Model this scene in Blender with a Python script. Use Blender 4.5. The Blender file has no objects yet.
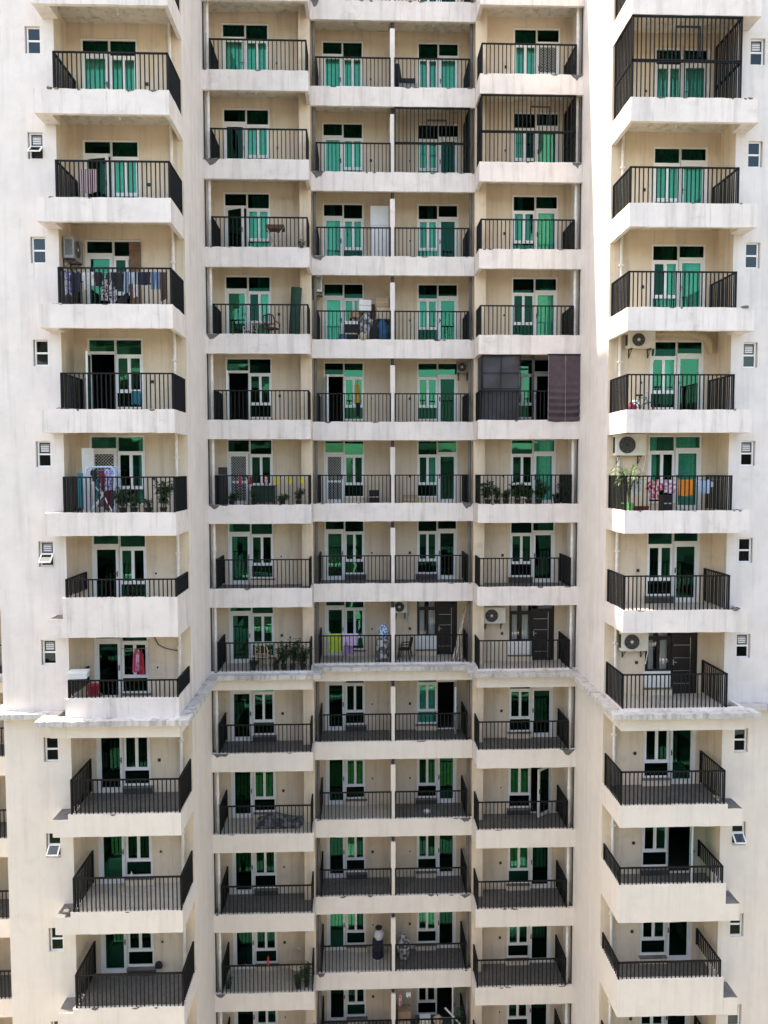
import bpy, math, random
from mathutils import Matrix, Vector
RND = random.Random(7)
scn = bpy.context.scene
COL = scn.collection
PI = math.pi

# ------------------------------------------------------------------ levels
H = 25.5                       # eye height above the courtyard
Z0 = -0.187
def L(k): return H + Z0 + 3.0 * k      # top of the railing of storey k
def FL(k): return L(k) - 1.12          # balcony floor
YA, YW, YAB = 22.66, 23.40, 24.38      # towers: balcony front, wall, back wall
YB, YBB = 27.46, 28.95                 # stepped bays
YC, YCB = 28.51, 30.00                 # centre bays
ZCOR = L(-2) - 1.20                    # cornice level
ZROOF = H + 26.0
UT = 6.63; UTL = 12.10

# ------------------------------------------------------------------ materials
def new_mat(name):
    m = bpy.data.materials.new(name); m.use_nodes = True
    nt = m.node_tree; b = nt.nodes['Principled BSDF']
    return m, nt, b
def N(nt, t, **kw):
    n = nt.nodes.new(t)
    for k, v in kw.items():
        if k.startswith('i_'): n.inputs[k[2:].replace('_', ' ')].default_value = v
        else: setattr(n, k, v)
    return n
def pos(nt, scale):
    g = N(nt, 'ShaderNodeNewGeometry'); mp = N(nt, 'ShaderNodeMapping')
    nt.links.new(g.outputs['Position'], mp.inputs['Vector']); mp.inputs['Scale'].default_value = scale
    return mp.outputs['Vector']
def ramp(nt, src, stops):
    r = N(nt, 'ShaderNodeValToRGB'); nt.links.new(src, r.inputs['Fac'])
    e = r.color_ramp.elements
    while len(e) < len(stops): e.new(0.5)
    for i, (p, c) in enumerate(stops):
        e[i].position = p; e[i].color = (c[0], c[1], c[2], 1) if hasattr(c, '__len__') else (c, c, c, 1)
    return r.outputs['Color']
def mixc(nt, fac, a, b, mode='MIX'):
    m = N(nt, 'ShaderNodeMix', data_type='RGBA', blend_type=mode)
    for key, v in ((0, fac), (6, a), (7, b)):
        if hasattr(v, 'links'): nt.links.new(v, m.inputs[key])
        elif key == 0: m.inputs[0].default_value = v
        else: m.inputs[key].default_value = (*v, 1)
    return m.outputs[2]
def noise(nt, vec, scale, detail=4, rough=.6):
    n = N(nt, 'ShaderNodeTexNoise'); n.inputs['Scale'].default_value = scale
    n.inputs['Detail'].default_value = detail; n.inputs['Roughness'].default_value = rough
    nt.links.new(vec, n.inputs['Vector']); return n.outputs['Fac']
def bump(nt, b, src, strength, dist):
    bn = N(nt, 'ShaderNodeBump'); bn.inputs['Strength'].default_value = strength; bn.inputs['Distance'].default_value = dist
    nt.links.new(src, bn.inputs['Height']); nt.links.new(bn.outputs['Normal'], b.inputs['Normal'])

def paint(name, base, dirt=(.30, .27, .24), amt=.45, mott=.10, streak=1.0):
    m, nt, b = new_mat(name); b.inputs['Roughness'].default_value = .92
    b.inputs['Specular IOR Level'].default_value = .2
    p1 = pos(nt, (1, 1, 1)); p2 = pos(nt, (5, 5, .35)); p3 = pos(nt, (1.2, 1.2, 1.6))
    c = ramp(nt, noise(nt, p1, 1.3, 6, .65), [(.3, [v * (1 - mott) for v in base]), (.7, [min(1, v * (1 + mott * .6)) for v in base])])
    st = ramp(nt, noise(nt, p2, .8, 5, .6), [(.50, 0), (.78, amt * streak)])
    c = mixc(nt, st, c, dirt)
    p4 = pos(nt, (14, 14, .9)); dr = ramp(nt, noise(nt, p4, .9, 3, .5), [(.62, 0), (.80, amt * .8)])
    c = mixc(nt, dr, c, [v * .8 for v in dirt])
    bl = ramp(nt, noise(nt, p3, 1.1, 7, .72), [(.56, 0), (.80, amt * .9)])
    c = mixc(nt, bl, c, dirt)
    nt.links.new(c, b.inputs['Base Color'])
    bump(nt, b, noise(nt, p1, 28, 4, .6), .25, .01)
    return m
def plain(name, col, rough=.6, metal=0, var=.12, scale=6):
    m, nt, b = new_mat(name); b.inputs['Roughness'].default_value = rough; b.inputs['Metallic'].default_value = metal
    c = ramp(nt, noise(nt, pos(nt, (1, 1, 1)), scale, 4), [(.3, [v * (1 - var) for v in col]), (.7, [min(1, v * (1 + var)) for v in col])])
    nt.links.new(c, b.inputs['Base Color']); return m
def glass(name, tint_r, tint_t, fac, rough=.015):
    m = bpy.data.materials.new(name); m.use_nodes = True; nt = m.node_tree
    nt.nodes.remove(nt.nodes['Principled BSDF']); out = nt.nodes['Material Output']
    g = N(nt, 'ShaderNodeBsdfGlossy'); g.inputs['Roughness'].default_value = rough; g.inputs['Color'].default_value = (*tint_r, 1)
    t = N(nt, 'ShaderNodeBsdfTransparent'); t.inputs['Color'].default_value = (*tint_t, 1)
    bn = N(nt, 'ShaderNodeBump'); bn.inputs['Strength'].default_value = .12; bn.inputs['Distance'].default_value = .02
    nt.links.new(noise(nt, pos(nt, (1, 1, 1)), 1.6, 1), bn.inputs['Height']); nt.links.new(bn.outputs['Normal'], g.inputs['Normal'])
    mx = N(nt, 'ShaderNodeMixShader'); mx.inputs['Fac'].default_value = fac
    nt.links.new(t.outputs[0], mx.inputs[1]); nt.links.new(g.outputs[0], mx.inputs[2]); nt.links.new(mx.outputs[0], out.inputs['Surface'])
    return m

M = {}
M['tower'] = paint('tower_wall_paint', (.765, .71, .675), amt=.27, mott=.08)
M['fascia'] = paint('fascia_paint', (.76, .70, .665), amt=.5, mott=.10)
M['low'] = paint('lower_cream_paint', (.77, .705, .63), amt=.20, mott=.06)
M['cream'] = paint('cream_wall_paint', (.735, .61, .465), dirt=(.26, .21, .17), amt=.40, mott=.08)
M['sillbox'] = plain('dark_sill_tile', (.05, .046, .042), .6, var=.3)
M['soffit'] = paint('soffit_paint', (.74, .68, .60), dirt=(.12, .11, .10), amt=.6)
M['concrete'] = paint('cornice_concrete', (.56, .54, .51), dirt=(.16, .155, .15), amt=.85, mott=.25, streak=1.1)
M['ledge'] = paint('dirty_concrete', (.17, .165, .16), dirt=(.06, .06, .06), amt=.6, mott=.3)
M['tile_dark'] = plain('dark_floor_tile', (.125, .12, .112), .55, var=.25)
M['tile_pale'] = plain('pale_floor_tile', (.46, .43, .37), .5, var=.12)
M['rail'] = plain('black_rail_paint', (.0042, .0047, .0055), .6, var=.3, scale=14)
M['rail'].node_tree.nodes['Principled BSDF'].inputs['Specular IOR Level'].default_value = .25
M['upvc'] = plain('white_frame_plastic', (.84, .84, .82), .4, var=.04)
M['darkframe'] = plain('dark_brown_frame', (.009, .0075, .007), .45, var=.2)
M['steel'] = plain('brushed_steel', (.6, .6, .6), .3, 1, .1)
M['glass'] = glass('green_reflective_glass', (.055, .30, .18), (.30, .86, .72), .40)
M['glassdim'] = glass('dim_reflection_glass', (.013, .075, .048), (.05, .22, .18), .42)  # darker copy of the green glass; dim reflections are put into its tint
M['glassclear'] = glass('clear_glass', (.7, .75, .75), (.85, .88, .88), .12)
M['glasssmall'] = glass('grey_window_glass', (.09, .11, .115), (.2, .24, .24), .5)
M['room'] = plain('room_shade', (.028, .026, .022), .9)  # near black: the shade of a deep room is put into the colour
M['pipe'] = plain('cream_pipe', (.78, .74, .68), .55, var=.12)
M['pipeblk'] = plain('black_pipe', (.03, .03, .03), .6)
M['teal'] = plain('pale_curtain', (.84, .86, .84), .9, var=.15, scale=9)
M['sheer'] = plain('sheer_white_curtain', (.78, .77, .74), .9, var=.06)
M['acwhite'] = plain('ac_casing', (.70, .68, .62), .5, var=.08)
M['acdark'] = plain('fan_black', (.02, .02, .02), .6)
M['white'] = plain('white_plastic', (.76, .76, .75), .45, var=.05)
M['cardboard'] = plain('cardboard', (.42, .28, .17), .9)
M['wood'] = plain('old_wood', (.18, .10, .06), .7, var=.35)
M['bamboo'] = plain('grey_bamboo', (.62, .54, .42), .7, var=.3)
M['leaf'] = plain('leaf_green', (.035, .085, .025), .5, var=.55, scale=12)
M['leaf2'] = plain('leaf_pale_green', (.07, .14, .035), .5, var=.5, scale=12)
M['soil_pot'] = plain('terracotta', (.22, .085, .045), .8)
M['pot_dark'] = plain('dark_pot', (.05, .045, .04), .7)
M['rubble'] = plain('rubble', (.13, .125, .12), .95, var=.45, scale=25)
M['tarp'] = plain('grey_tarpaulin', (.040, .037, .047), .55, var=.25, scale=3)
M['meshcloth'] = plain('brown_shade_net', (.070, .048, .056), .8, var=.2, scale=5)
for n, c in dict(navy=(.015, .02, .045), black=(.015, .015, .018), offwhite=(.72, .72, .72), lightblue=(.42, .55, .72),
                 jeans=(.16, .24, .38), orange=(.85, .25, .02), red=(.42, .03, .05), pink=(.72, .42, .46), maroon=(.16, .02, .05),
                 lime=(.42, .55, .06), lilac=(.60, .48, .70), purple=(.30, .20, .36), yellow=(.75, .66, .06), tealc=(.03, .20, .24),
                 mustard=(.50, .34, .04), hotpink=(.70, .10, .22), bluebag=(.02, .12, .26), brown=(.13, .06, .04), beige=(.55, .45, .32),
                 darkgreen=(.012, .05, .03), greyc=(.30, .30, .31), greenpot=(.18, .62, .22), redpot=(.16, .02, .02), bluewhite=(.10, .25, .48)).items():
    M[n] = plain(n + '_cloth', c, .85, var=.22, scale=18)
def pattern(name, a, b, scale, kind='voronoi'):
    m, nt, bs = new_mat(name); bs.inputs['Roughness'].default_value = .9
    if kind == 'stripe':
        w = N(nt, 'ShaderNodeTexWave'); w.inputs['Scale'].default_value = scale; nt.links.new(pos(nt, (1, .2, 0)), w.inputs['Vector']); s = w.outputs['Fac']
    else: s = noise(nt, pos(nt, (1, 1, 1)), scale, 2, .5)
    nt.links.new(ramp(nt, s, [(.44, a), (.56, b)]), bs.inputs['Base Color']); return m
M['leopard'] = pattern('speckled_cloth', (.04, .035, .04), (.62, .58, .6), 22)
M['stripe'] = pattern('striped_cloth', (.62, .52, .52), (.22, .07, .09), 5, 'stripe')
M['redprint'] = pattern('red_print_cloth', (.40, .02, .05), (.75, .55, .56), 16)
M['pinkprint'] = pattern('pink_print_cloth', (.80, .66, .72), (.5, .2, .36), 11)
M['violetprint'] = pattern('violet_print_cloth', (.14, .13, .30), (.48, .46, .62), 18)
M['bwprint'] = pattern('blue_white_bag', (.05, .16, .38), (.6, .68, .75), 14)
M['mixpile'] = pattern('mixed_sack', (.10, .10, .11), (.55, .54, .52), 7)

# ------------------------------------------------------------------ mesh helper
class MB:
    def __init__(s): s.v = []; s.f = []; s.m = []; s.sm = []
    def face(s, pts, m=0, smooth=False):
        i = len(s.v); s.v += [tuple(p) for p in pts]; s.f.append(tuple(range(i, i + len(pts)))); s.m.append(m); s.sm.append(smooth)
    def box(s, x0, x1, y0, y1, z0, z1, m=0):
        x0, x1 = min(x0, x1), max(x0, x1); y0, y1 = min(y0, y1), max(y0, y1); z0, z1 = min(z0, z1), max(z0, z1)
        i = len(s.v)
        s.v += [(x0, y0, z0), (x1, y0, z0), (x1, y1, z0), (x0, y1, z0), (x0, y0, z1), (x1, y0, z1), (x1, y1, z1), (x0, y1, z1)]
        for q in ((0, 3, 2, 1), (4, 5, 6, 7), (0, 1, 5, 4), (1, 2, 6, 5), (2, 3, 7, 6), (3, 0, 4, 7)):
            s.f.append(tuple(i + a for a in q)); s.m.append(m); s.sm.append(False)
    def grid(s, rows, m=0, smooth=True, close=False):
        i = len(s.v); nr = len(rows); nc = len(rows[0])
        for r in rows: s.v += [tuple(p) for p in r]
        for a in range(nr - 1):
            for c in range(nc if close else nc - 1):
                d = (c + 1) % nc
                s.f.append((i + a * nc + c, i + a * nc + d, i + (a + 1) * nc + d, i + (a + 1) * nc + c)); s.m.append(m); s.sm.append(smooth)
    def tube(s, pts, r, n=8, m=0, caps=True):
        pts = [Vector(p) for p in pts]; rr = r if hasattr(r, '__len__') else [r] * len(pts); rows = []
        for i, p in enumerate(pts):
            t = (pts[min(i + 1, len(pts) - 1)] - pts[max(i - 1, 0)]).normalized()
            a = t.orthogonal().normalized() if i == 0 else (a - t * a.dot(t)).normalized()
            b = t.cross(a)
            rows.append([p + (a * math.cos(2 * PI * j / n) + b * math.sin(2 * PI * j / n)) * rr[i] for j in range(n)])
        s.grid(rows, m, True, True)
        if caps: s.face(rows[0][::-1], m); s.face(rows[-1], m)
    def lathe(s, prof, c=(0, 0, 0), n=16, m=0):
        rows = [[(c[0] + r * math.cos(2 * PI * j / n), c[1] + r * math.sin(2 * PI * j / n), c[2] + z) for j in range(n)] for r, z in prof]
        s.grid(rows, m, True, True)
        if prof[0][0] > .001: s.face(rows[0][::-1], m)
        if prof[-1][0] > .001: s.face(rows[-1], m)
    def sweep(s, path, th, z0, z1, seg=.25, jb=0., jt=0., jo=0., m=0, mt=None):
        """rectangular section swept along a plan path (outer edge); outward is to the right of travel"""
        P = [Vector((p[0], p[1])) for p in path]; nor = []
        for a, b in zip(P, P[1:]):
            d = (b - a).normalized(); nor.append(Vector((d.y, -d.x)))
        pts = []
        for i, p in enumerate(P):
            n0 = nor[max(i - 1, 0)]; n1 = nor[min(i, len(nor) - 1)]
            mi = (n0 + n1) / (1 + n0.dot(n1)); pts.append((p, mi))
            if i < len(P) - 1:
                q = P[i + 1]; ln = (q - p).length; k = max(1, int(ln / seg))
                for j in range(1, k): pts.append((p.lerp(q, j / k), nor[i]))
        rows = []
        for i, (p, mi) in enumerate(pts):
            e = 0 if i in (0, len(pts) - 1) else 1
            o = p + mi * RND.uniform(-jo, jo) * e; inn = p - mi * th
            zb = z0 + RND.uniform(-jb, jb) * e; zt = z1 + RND.uniform(-jt, jt) * e
            rows.append([(o.x, o.y, zb), (o.x, o.y, zt), (inn.x, inn.y, zt), (inn.x, inn.y, zb)])
        i0 = len(s.f); s.grid(rows, m, False, True); s.face(rows[0], m); s.face(rows[-1][::-1], m)
        if mt is not None:
            for a in range(len(rows) - 1): s.m[i0 + a * 4 + 1] = mt
    def build(s, name, mats, parent=None, origin=None, mirror=False, shift=0.0):
        v = [((-p[0] if mirror else p[0]) + shift, p[1], p[2]) for p in s.v]
        f = [q[::-1] for q in s.f] if mirror else s.f
        if origin is None:
            xs = [p[0] for p in v]; ys = [p[1] for p in v]; zs = [p[2] for p in v]
            origin = ((min(xs) + max(xs)) / 2, (min(ys) + max(ys)) / 2, min(zs))
        me = bpy.data.meshes.new(name)
        me.from_pydata([(p[0] - origin[0], p[1] - origin[1], p[2] - origin[2]) for p in v], [], f)
        for mt in (mats if isinstance(mats, (list, tuple)) else [mats]): me.materials.append(M[mt] if isinstance(mt, str) else mt)
        me.polygons.foreach_set('material_index', s.m); me.polygons.foreach_set('use_smooth', s.sm)
        o = bpy.data.objects.new(name, me); COL.objects.link(o); put(o, parent, origin); return o
ORG = {}
def put(o, parent, origin):
    ORG[o.name] = Vector(origin)
    if parent is not None: o.parent = parent; o.location = Vector(origin) - ORG[parent.name]
    else: o.location = origin
def tag(o, label, cat, group=None):
    o['label'] = label; o['category'] = cat
    if group: o['group'] = group
    return o
def thing(name, label, cat, loc=(0, 0, 0), group=None):
    o = bpy.data.objects.new(name, None); COL.objects.link(o); put(o, None, loc); o.empty_display_size = .1
    return tag(o, label, cat, group)

# ------------------------------------------------------------------ building
BLD = thing('apartment_building', 'tall pale plastered apartment block with black railed balconies and green glass doors', 'building', (0, 26, 0))
KT = range(-6, 7)          # tower storeys built
KM = range(-7, 7)          # middle storeys built

def wall_grid(mb, fixed, axis, a0, a1, z0, z1, holes=(), depth=.12, mats=(0, 1), flip=False):
    """wall at X=fixed (axis 'x') or Y=fixed (axis 'y') with rectangular holes and reveals"""
    def P(a, z, d=0.): return (a, fixed + d, z) if axis == 'y' else (fixed + d, a, z)
    A = sorted({a0, a1, *[h[0] for h in holes], *[h[1] for h in holes]})
    Z = sorted({z0, z1, ZCOR, *[h[2] for h in holes], *[h[3] for h in holes]})
    Z = [z for z in Z if z0 <= z <= z1]
    for za, zb in zip(Z, Z[1:]):
        zc = (za + zb) / 2; mt = mats[0] if zc > ZCOR else mats[1]
        run = None
        for aa, ab in zip(A, A[1:]):
            ac = (aa + ab) / 2
            if any(h[0] < ac < h[1] and h[2] < zc < h[3] for h in holes):
                if run: mb.face([P(run[0], za), P(run[1], za), P(run[1], zb), P(run[0], zb)], mt); run = None
            else: run = (run[0] if run else aa, ab)
        if run: mb.face([P(run[0], za), P(run[1], za), P(run[1], zb), P(run[0], zb)], mt)
    for h in holes:
        mt = mats[0] if (h[2] + h[3]) / 2 > ZCOR else mats[1]
        for (a, b, c, d) in ((h[0], h[2], h[0], h[3]), (h[1], h[3], h[1], h[2]), (h[0], h[3], h[1], h[3]), (h[1], h[2], h[0], h[2])):
            mb.face([P(a, b), P(c, d), P(c, d, depth), P(a, b, depth)], mt)

# door openings: u0, u1, back wall, side of the door
DOOR = {'A': (-9.68, -7.97, YAB, 'L', 1.27), 'B': (-6.20, -4.49, YBB, 'L', 1.34), 'C': (-2.63, -1.06, YCB, 'L', 1.34),
        'D': (.99, 2.58, YCB, 'R', 1.34), 'E': (4.44, 6.17, YBB, 'R', 1.34), 'F': (7.97, 9.70, YAB, 'R', 1.27), 'W': (-14.50, -12.80, YBB, 'R', 1.34)}
WIN_A = (-10.93, -10.48); SILL = -.90
def holes_for(c, ks):
    u0, u1, y, side, top = DOOR[c]; mid = (u0 + u1) / 2; h = []
    for k in ks:
        if side == 'L': d, w = (u0, mid), (mid, u1)
        else: w, d = (u0, mid), (mid, u1)
        h.append((d[0], d[1], FL(k), L(k) + top)); h.append((w[0], w[1], L(k) + SILL, L(k) + top))
    return h
def tower(mir, name):
    c = 'F' if mir else 'A'
    mb = MB()
    wh = [(WIN_A[0], WIN_A[1], L(k) + .28, L(k) + 1.05) for k in KT]
    wall_grid(mb, YW, 'y', -UTL, -10.10, 0, ZROOF, wh, .16)
    mb.build('tower_wall', ['tower', 'low'], BLD, mirror=mir)
    mb = MB()
    ho = holes_for('A', KT)
    if mir:
        ho = [(-b, -a, z0, z1) for a, b, z0, z1 in holes_for('F', KT)]
    wall_grid(mb, YAB, 'y', -10.10, -UT, 0, ZROOF, ho, .12, (0, 0))
    wall_grid(mb, -10.10, 'x', YW, YAB, 0, ZROOF, (), 0, (0, 0))
    mb.build('recess_wall', ['cream', 'low'], BLD, mirror=mir)
    mb = MB()
    wall_grid(mb, -UT, 'x', YAB, 38.0, 0, ZROOF)
    mb.build('side_wall', ['tower', 'low'], BLD, mirror=mir)
    mb = MB()
    wall_grid(mb, -UTL, 'x', YW, 38.0, 0, ZROOF)
    mb.build('side_wall', ['tower', 'low'], BLD, mirror=mir)
tower(False, 'left'); tower(True, 'right')
for mir in (False, True):                                   # stepped bays: back wall and pier
    mb = MB(); c = 'E' if mir else 'B'
    ho = holes_for(c, KM)
    if mir: ho = [(-b, -a, z0, z1) for a, b, z0, z1 in ho]
    wall_grid(mb, YBB, 'y', -UT, -3.39, 0, ZROOF, ho, .12, (0, 0))
    mb.build('bay_wall', ['cream', 'low'], BLD, mirror=mir)
    mb = MB(); mb.box(-3.39, -2.985, 28.46, YCB + .3, 0, ZROOF)
    mb.build('pier', ['cream'], BLD, mirror=mir)
mb = MB(); wall_grid(mb, YCB, 'y', -2.985, 2.985, 0, ZROOF, holes_for('C', KM) + holes_for('D', KM), .12, (0, 0))
mb.build('bay_wall', ['cream', 'low'], BLD)
KW = range(-7, 2)
mb = MB(); wall_grid(mb, YBB, 'y', -16.2, -UTL, 0, ZROOF, holes_for('W', KW), .12, (0, 0)); wall_grid(mb, YB - .4, 'y', -22, -16.2, 0, ZROOF); wall_grid(mb, -16.2, 'x', YB - .4, YBB, 0, ZROOF)
mb.build('wing_wall', ['cream', 'low'], BLD)
mb = MB(); wall_grid(mb, YB, 'y', UTL, 22, 0, ZROOF); mb.build('wing_wall', ['tower', 'low'], BLD)
mb = MB()
for a, b, y in ((-22, -UTL, YB - .4), (-UTL, -10.1, YW), (-10.1, -UT, YAB), (-UT, -2.985, YB + .06), (-2.985, 2.985, YC + .1), (2.985, UT, YB + .06), (UT, 10.1, YAB), (10.1, UTL, YW), (UTL, 22, YB)):
    mb.box(a, b, y - .12, 38.0, ZROOF, ZROOF + .5)
mb.build('roof', ['tower'], BLD)
mb = MB(); mb.face([(-22, 38, 0), (22, 38, 0), (22, 38, ZROOF), (-22, 38, ZROOF)])
for x in (-22, 22): mb.face([(x, YB - .4, 0), (x, 38, 0), (x, 38, ZROOF), (x, YB - .4, ZROOF)])
mb.build('rear_wall', ['tower'], BLD)
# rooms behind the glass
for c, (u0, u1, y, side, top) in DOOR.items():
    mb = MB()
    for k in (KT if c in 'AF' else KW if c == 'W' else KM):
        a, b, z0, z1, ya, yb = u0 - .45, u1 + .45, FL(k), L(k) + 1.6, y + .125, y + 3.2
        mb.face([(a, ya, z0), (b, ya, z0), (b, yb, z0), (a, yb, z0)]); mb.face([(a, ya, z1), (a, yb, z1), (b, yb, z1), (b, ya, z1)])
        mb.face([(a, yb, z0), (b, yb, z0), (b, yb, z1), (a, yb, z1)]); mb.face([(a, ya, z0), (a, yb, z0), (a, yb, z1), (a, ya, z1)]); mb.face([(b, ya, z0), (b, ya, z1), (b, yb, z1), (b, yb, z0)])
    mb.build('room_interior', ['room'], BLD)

# drain pipes
for mir in (False, True):
    mb = MB(); mb.tube([(-6.98, YAB - .06, .2), (-6.98, YAB - .06, ZROOF - .3)], .05)
    for k in KT: mb.box(-7.05, -6.91, YAB - .13, YAB - .002, L(k) + .55, L(k) + .60)
    mb.build('drain_pipe', ['pipe'], BLD, mirror=mir)
    mb = MB(); mb.tube([(-6.49, YB + .32, .2), (-6.49, YB + .32, ZROOF - .3)], .058)
    for k in KM: mb.tube([(-6.49, YB + .32, L(k) + .30), (-6.49, YB + .32, L(k) + .38)], .072)
    mb.build('drain_pipe', ['pipe'], BLD, mirror=mir)
    mb = MB(); mb.tube([(-6.60, YB + .16, .2), (-6.60, YB + .16, ZROOF - .3)], .022); mb.build('drain_pipe', ['pipeblk'], BLD, mirror=mir)
    mb = MB(); mb.tube([(-2.87, 28.80, .2), (-2.87, 28.80, ZROOF - .3)], .06); mb.build('drain_pipe', ['ledge'], BLD, mirror=mir)
# dividing walls between the two centre bays
for k in KM:
    mb = MB(); mb.box(-.105, .065, YC + .05, YCB - .003, FL(k) + .002, L(k) + 1.02)
    o = mb.build('divider_wall', ['fascia' if k > -3 else 'low'], BLD)
    mb = MB(); mb.tube([(-.02, YC + .18, L(k) + 1.02), (-.02, YC + .18, L(k) + 1.695)], .055); mb.tube([(-.02, YC + .18, L(k) + 1.2), (-.02, YC + .75, L(k) + 1.3)], .05)
    mb.build('pipe_stub', ['pipeblk'], o)
# cornice at storey -2
half = [(-UTL - .35, 27.15), (-UTL - .35, 23.02), (-10.72, 23.02), (-10.72, 22.30), (-6.28, 22.30), (-6.28, 27.10), (-2.64, 27.10), (-2.64, 28.15)]
path = half + [(-x, y) for x, y in half[::-1]]
mb = MB(); zc = L(-2)
mb.sweep(path, .46, zc - 1.27, zc - 1.115, .06, .018, .010, .012, 0, 1)
mb.build('cornice', ['concrete', 'tower_top' if 'tower_top' in M else 'concrete'], BLD)
mb = MB(); mb.sweep([(-21.9, 27.08), (-UTL - .40, 27.08)], .40, zc - 1.27, zc - 1.12, .1, .03, .01, .01); mb.build('cornice', ['concrete'], BLD)

# ------------------------------------------------------------------ balconies
def rubble(parent, x, y, z, w):
    mb = MB()
    for i in range(5):
        cx = x + RND.uniform(-w, w) * .5; cy = y + RND.uniform(-.08, .08); r = RND.uniform(.25, .5) * w * .6
        rows = []
        for a in range(5):
            t = a / 4 * PI
            rows.append([(cx + r * math.sin(t) * math.cos(q * PI / 3) * RND.uniform(.7, 1.3), cy + .7 * r * math.sin(t) * math.sin(q * PI / 3) * RND.uniform(.7, 1.3), z + r * .45 * (1 - math.cos(t)) * RND.uniform(.7, 1.2) - .02) for q in range(6)])
        mb.grid(rows, 0, False, True)
    mb.build('crumbled_plaster', ['rubble'], parent)
def patch(parent, x, y, z, w, h, mir):
    """broken patch of bare concrete below the balcony edge, a few millimetres proud of the plaster"""
    n = RND.randint(4, 7); low = [(x + w * (1 - i / n) * RND.uniform(.93, 1.0) + (0 if i < n else 0), z - h * math.sin(PI * (i + RND.uniform(-.25, .25)) / n) ** .8 * RND.uniform(.45, 1.1) if 0 < i < n else z - .01) for i in range(n + 1)]
    pts = [(x, z + .004), (x + w, z + .004)] + [p for p in low[1:]]
    mb = MB(); f = [(a, y - .009, b) for a, b in pts]; g = [(a, y + .05, b) for a, b in pts]
    mb.face(f); n = len(pts)
    for i in range(n): mb.face([f[i], g[i], g[(i + 1) % n], f[(i + 1) % n]])
    mb.build('bare_concrete', ['rubble'], parent, mirror=mir)
def railing(parent, path, k, zb, sp, cage=None, mir=False, shift=0., low=False):
    mb = MB(); z = L(k)
    def line(z0, z1, top, bar=.029):
        for (a, b) in zip(path, path[1:]):
            ln = math.hypot(b[0] - a[0], b[1] - a[1]); n = max(1, round(ln / sp))
            for i in range(n + 1):
                if i == 0 and a is not path[0]: continue
                t = i / n; x = a[0] + (b[0] - a[0]) * t; y = a[1] + (b[1] - a[1]) * t; h = bar / 2 if 0 < i < n else bar * .85; x += RND.gauss(0, .0045) if 0 < i < n and a[1] == b[1] else 0
                mb.box(x - h, x + h, y - h, y + h, z0, z1)
            hx = .025 if a[0] == b[0] else 0; hy = .025 if a[1] == b[1] else 0
            ex = 0 if hx else .025; ey = 0 if hy else .025
            for zt, th in top:
                mb.box(min(a[0], b[0]) - hx - ex, max(a[0], b[0]) + hx + ex, min(a[1], b[1]) - hy + (.0254 if ey and a[1] != path[0][1] and False else -ey), max(a[1], b[1]) + hy + ey, zt - th + RND.uniform(-.0006, .0006), zt + RND.uniform(-.0006, .0006))
    line(zb, z - .02, [(z, .042)])
    o = mb.build('railing', ['rail'], parent, mirror=mir, shift=shift)
    if cage:
        mb = MB(); line(z - .01, z + 1.24, [(z + 1.26, .045), (z + .035, .05)], .029)
        x0, x1, za, zb2 = cage; y = path[1][1]
        mb.box(x0, x1, y - .045, y - .02, z + zb2, z + zb2 + .05); mb.box(x0, x0 + .04, y - .045, y - .02, z + za, z + zb2 - .003); mb.box(x1 - .04, x1, y - .045, y - .02, z + za, z + zb2 - .003)
        mb.build('security_grille', ['rail'], parent, mirror=mir, shift=shift)

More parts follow.
